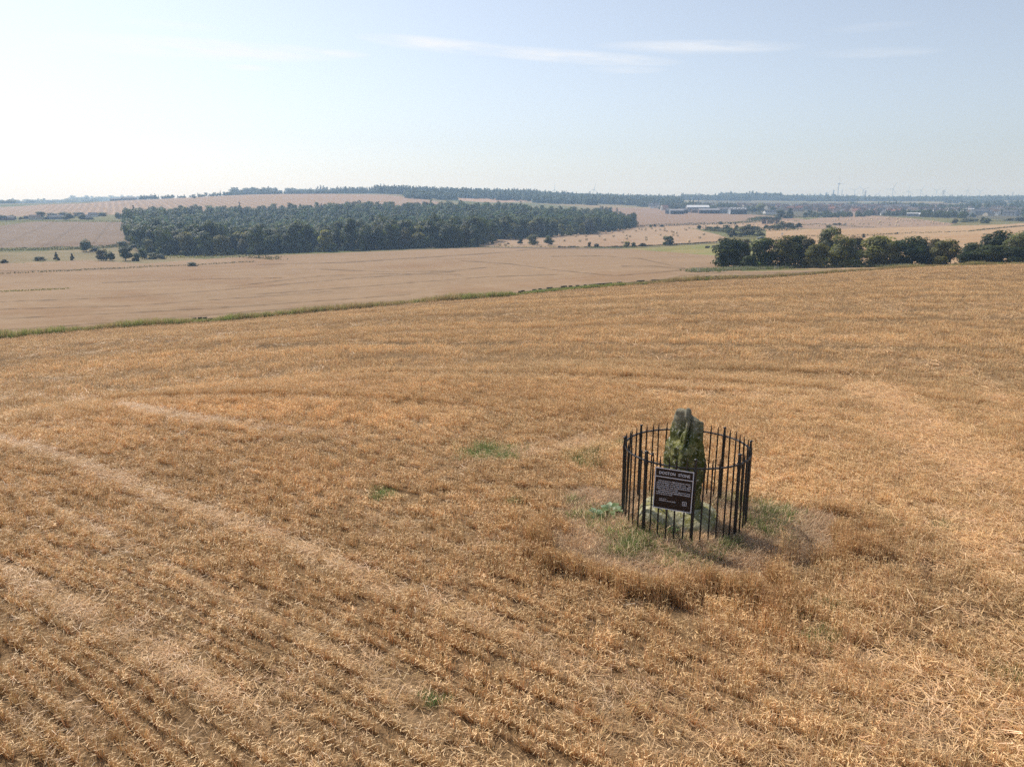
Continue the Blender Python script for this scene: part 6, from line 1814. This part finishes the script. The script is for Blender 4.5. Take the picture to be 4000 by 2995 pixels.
for v_ in range(len(bm.v)): bm.v[v_] = (bm.v[v_][0] + (0.012 if bm.v[v_][0] > 0 else -0.012), bm.v[v_][1], bm.v[v_][2] + 0.012)
bm.build('windscreen', M_SCREEN, car)
for sx in (-1.3, 1.3):
    for sy in (-1, 1):
        bm = MB(); bm.tube([(0, -0.1, 0), (0, 0.1, 0)], 0.32, 14); w_ = bm.build('wheel', M_TYRE, car); w_.location = (sx, sy * 0.80, 0.32)
        bm = MB(); bm.tube([(0, -0.108, 0), (0, 0.108, 0)], 0.20, 10); bm.build('rim', M_RIM, w_)
for u, v, d, h, lab in ((3026, 929, 480, 2.6, 'small white road sign on a post right of the car'), (2515, 888, 725, 2.6, 'small white post box like marker on the hedge behind the bales')):
    p = at(u, d); t_ = thing('road_sign', tuple(p), lab, 'sign', -math.atan2(p[0], p[1]))
    bm = MB(); bm.tube([(0, 0, -0.3), (0, 0, h)], 0.05, 6); bm.build('pole', M_SCREW, t_)
    bm = MB(); bm.box((0, -0.08, h - 0.4), (1.1, 0.05, 1.3)); bm.build('plate', M_W['white'], t_)
bm = MB()
for i in range(26):
    bm.box((rb.gauss(0, 2.0), rb.gauss(0, 0.8), rb.uniform(0.1, 0.7)), (rb.uniform(0.5, 1.4),) * 3, rb.uniform(0, 3))
o = bm.build('rubble_heap', M_DYKE); p = hit(2795, 968); o.location = tuple(p); tag(o, 'grey heap of rubble on the green meadow by the tree row', 'rubble heap')

# ------------------------------------------------------------------ wind turbines, chimneys and pylons on the horizon
M_TURB = mat('turbine_white', (0.34, 0.37, 0.41), 0.5)
bm = MB(); bm.tube([(0, 0, -0.03), (0, 0, 0.5), (0, 0, 1.0)], [0.032, 0.026, 0.017], 10); tower_me = bm.mesh('tower', [M_TURB])
bm = MB(); bm.box((0, 0.012, 1.012), (0.045, 0.13, 0.045)); bm.tube([(0, -0.055, 1.012), (0, -0.095, 1.012)], [0.022, 0.006], 8); nac_me = bm.mesh('nacelle', [M_TURB])
bm = MB()
Vv, Fs = [], []
for i, (z, c, t_) in enumerate([(0.0, 0.018, 0.018), (0.06, 0.034, 0.012), (0.3, 0.026, 0.008), (0.6, 0.013, 0.004), (0.64, 0.004, 0.002)]):
    Vv += [(-c * 0.4, -t_ / 2, z), (c * 0.6, 0, z), (-c * 0.4, t_ / 2, z)]
for i in range(4):
    for k in range(3): Fs.append((i * 3 + k, i * 3 + (k + 1) % 3, i * 3 + 3 + (k + 1) % 3, i * 3 + 3 + k))
bm.add(Vv, Fs); blade_me = bm.mesh('blade', [M_TURB])
TURB = [(3277, 718, 3800, 0.35, 2.6, 'tallest wind turbine, nearest of those on the right horizon'), (3339, 745, 5400, 0.9, 0.5, 'wind turbine first to the right of the tallest one'), (3373, 741, 5400, 1.2, 0.3, 'wind turbine with one raised blade, second right of the tallest'), (3347, 761, 6300, 0.3, 0.5, 'tiny distant turbine low between two larger ones'), (3433, 758, 6300, 0.3, 0.3, 'tiny distant turbine left of the upright turbine'),
        (3488, 739, 5000, 0.45, 0.5, 'wind turbine with a blade pointing up right'), (3550, 747, 5200, 0.15, 0.4, 'wind turbine with a blade pointing left, middle of the line'), (3597, 744, 5600, 0.55, 0.9, 'wind turbine with drooping blade right of the middle'), (3659, 745, 5600, 1.05, 0.6, 'wind turbine left of the lattice pylon'), (3692, 749, 6200, 0.1, 0.4, 'small wind turbine right beside the lattice pylon'),
        (3778, 744, 5000, 0.35, 1.2, 'wind turbine near the right end with blades folded close'), (3828, 748, 5600, 1.0, 1.1, 'last wind turbine at the right end of the line'), (2165, 742, 4600, 0.0, 1.0, 'turbine tip rising over the wooded ridge, left one'), (2320, 741, 4600, 0.2, 1.1, 'turbine tip rising over the wooded ridge, right one')]
for u, vh, d, ph0, yaw, lab in TURB:
    a, t = ray(u, vh)
    x, y = d * math.sin(a), d * math.cos(a)
    zg = ground(x, y); zh = CAM_H + d * t
    H = max(30.0, zh - zg)
    t_ = thing('wind_turbine', (x, y, zg), lab, 'wind turbine', -a + yaw - 0.5, 'wind turbines on the horizon')
    t_.scale = (H,) * 3
    tm = link('tower', tower_me, t_); link('nacelle', nac_me, t_)
    bs = min(1.0, 42.0 / (0.64 * H) if H > 66 else 1.0)
    for k in range(3):
        b_ = link('blade', blade_me, t_); b_.location = (0, -0.075, 1.012); b_.rotation_euler = (0, ph0 + k * 2 * math.pi / 3, 0); b_.scale = (bs * 1.2, bs, bs)
M_STACK = mat('dark_concrete', (0.12, 0.14, 0.17), 0.8)
for u, vt, d, r, lab in ((3257, 742, 4300, 3.6, 'tall dark chimney stack left of the tallest turbine'), (3228, 752, 4400, 5.0, 'short thick dark tower left of the chimney stack'), (3290, 741, 4700, 2.2, 'thin pale chimney right of the tallest turbine'), (3235, 752, 5200, 2.0, 'very thin distant mast beside the short dark tower'), (3249, 754, 5200, 2.0, 'second very thin distant mast before the chimney stack')):
    a, t = ray(u, vt); x, y = d * math.sin(a), d * math.cos(a); zg = ground(x, y); H = CAM_H + d * t - zg
    bm = MB(); bm.tube([(0, 0, -2), (0, 0, H * 0.97), (0, 0, H)], [r * 1.15, r * 0.9, r * 0.92], 12)
    o = bm.build('chimney_stack', M_STACK if 'dark' in lab else M_TURB); o.location = (x, y, zg); tag(o, lab, 'chimney')
M_PYL = mat('pylon_steel', (0.22, 0.24, 0.27), 0.6, metallic=0.3)
bm = MB()
lv = [(0.0, 0.13), (0.25, 0.09), (0.5, 0.055), (0.72, 0.03), (0.88, 0.025), (1.0, 0.004)]
for (z0, w0), (z1, w1) in zip(lv[:-1], lv[1:]):
    c0 = [(-w0, -w0, z0), (w0, -w0, z0), (w0, w0, z0), (-w0, w0, z0)]; c1 = [(-w1, -w1, z1), (w1, -w1, z1), (w1, w1, z1), (-w1, w1, z1)]
    for i in range(4):
        bm.tube([c0[i], c1[i]], 0.008, 4); bm.tube([c0[i], c1[(i + 1) % 4]], 0.005, 4); bm.tube([c1[i], c1[(i + 1) % 4]], 0.005, 4)
frame_me = bm.mesh('lattice_frame', [M_PYL])
bm = MB()
for z, w in ((0.72, 0.14), (0.82, 0.17), (0.92, 0.11)):
    bm.tube([(-w, 0, z), (0, 0, z + 0.025), (w, 0, z)], 0.007, 4); bm.tube([(-w, 0, z), (w, 0, z)], 0.006, 4)
arm_me = bm.mesh('cross_arms', [M_PYL])
for u, vt, d, lab in ((3382, 743, 3600, 'lattice pylon right of the second turbine'), (3687, 741, 3700, 'lattice pylon standing between turbines'), (3957, 750, 3700, 'lattice pylon at the far right of the horizon'), (3422, 760, 4200, 'short lattice pylon right of the second turbine pair'), (3185, 754, 4200, 'faint lattice pylon left of the dark towers'), (3204, 753, 4200, 'faint lattice pylon close to the dark towers')):
    a, t = ray(u, vt); x, y = d * math.sin(a), d * math.cos(a); zg = ground(x, y); H = max(15.0, CAM_H + d * t - zg)
    t_ = thing('electricity_pylon', (x, y, zg), lab, 'pylon', -a + 0.3); t_.scale = (H,) * 3
    link('frame', frame_me, t_); link('cross_arms', arm_me, t_)

# ------------------------------------------------------------------ haze over the whole valley
M_HAZE = bpy.data.materials.new('haze_air'); M_HAZE.use_nodes = True
hn, hl = M_HAZE.node_tree.nodes, M_HAZE.node_tree.links
hn.remove(hn['Principled BSDF'])
pv = hn.new('ShaderNodeVolumePrincipled')
pv.inputs['Color'].default_value = (0.45, 0.68, 1.0, 1)
pv.inputs['Absorption Color'].default_value = (1, 1, 1, 1)
pv.inputs['Density'].default_value = 0.00027
pv.inputs['Anisotropy'].default_value = 0.25
hl.new(pv.outputs[0], hn['Material Output'].inputs['Volume'])
zmin, zmax = float(TZ.min()) - 1.5, 160.0
bm = MB(); bm.box((0, 0, (zmin + zmax) / 2), (13800, 13800, zmax - zmin))
hz = bm.build('haze', M_HAZE)
tag(hz, 'thin blue summer haze filling the air over the valley', None, None, 'stuff')
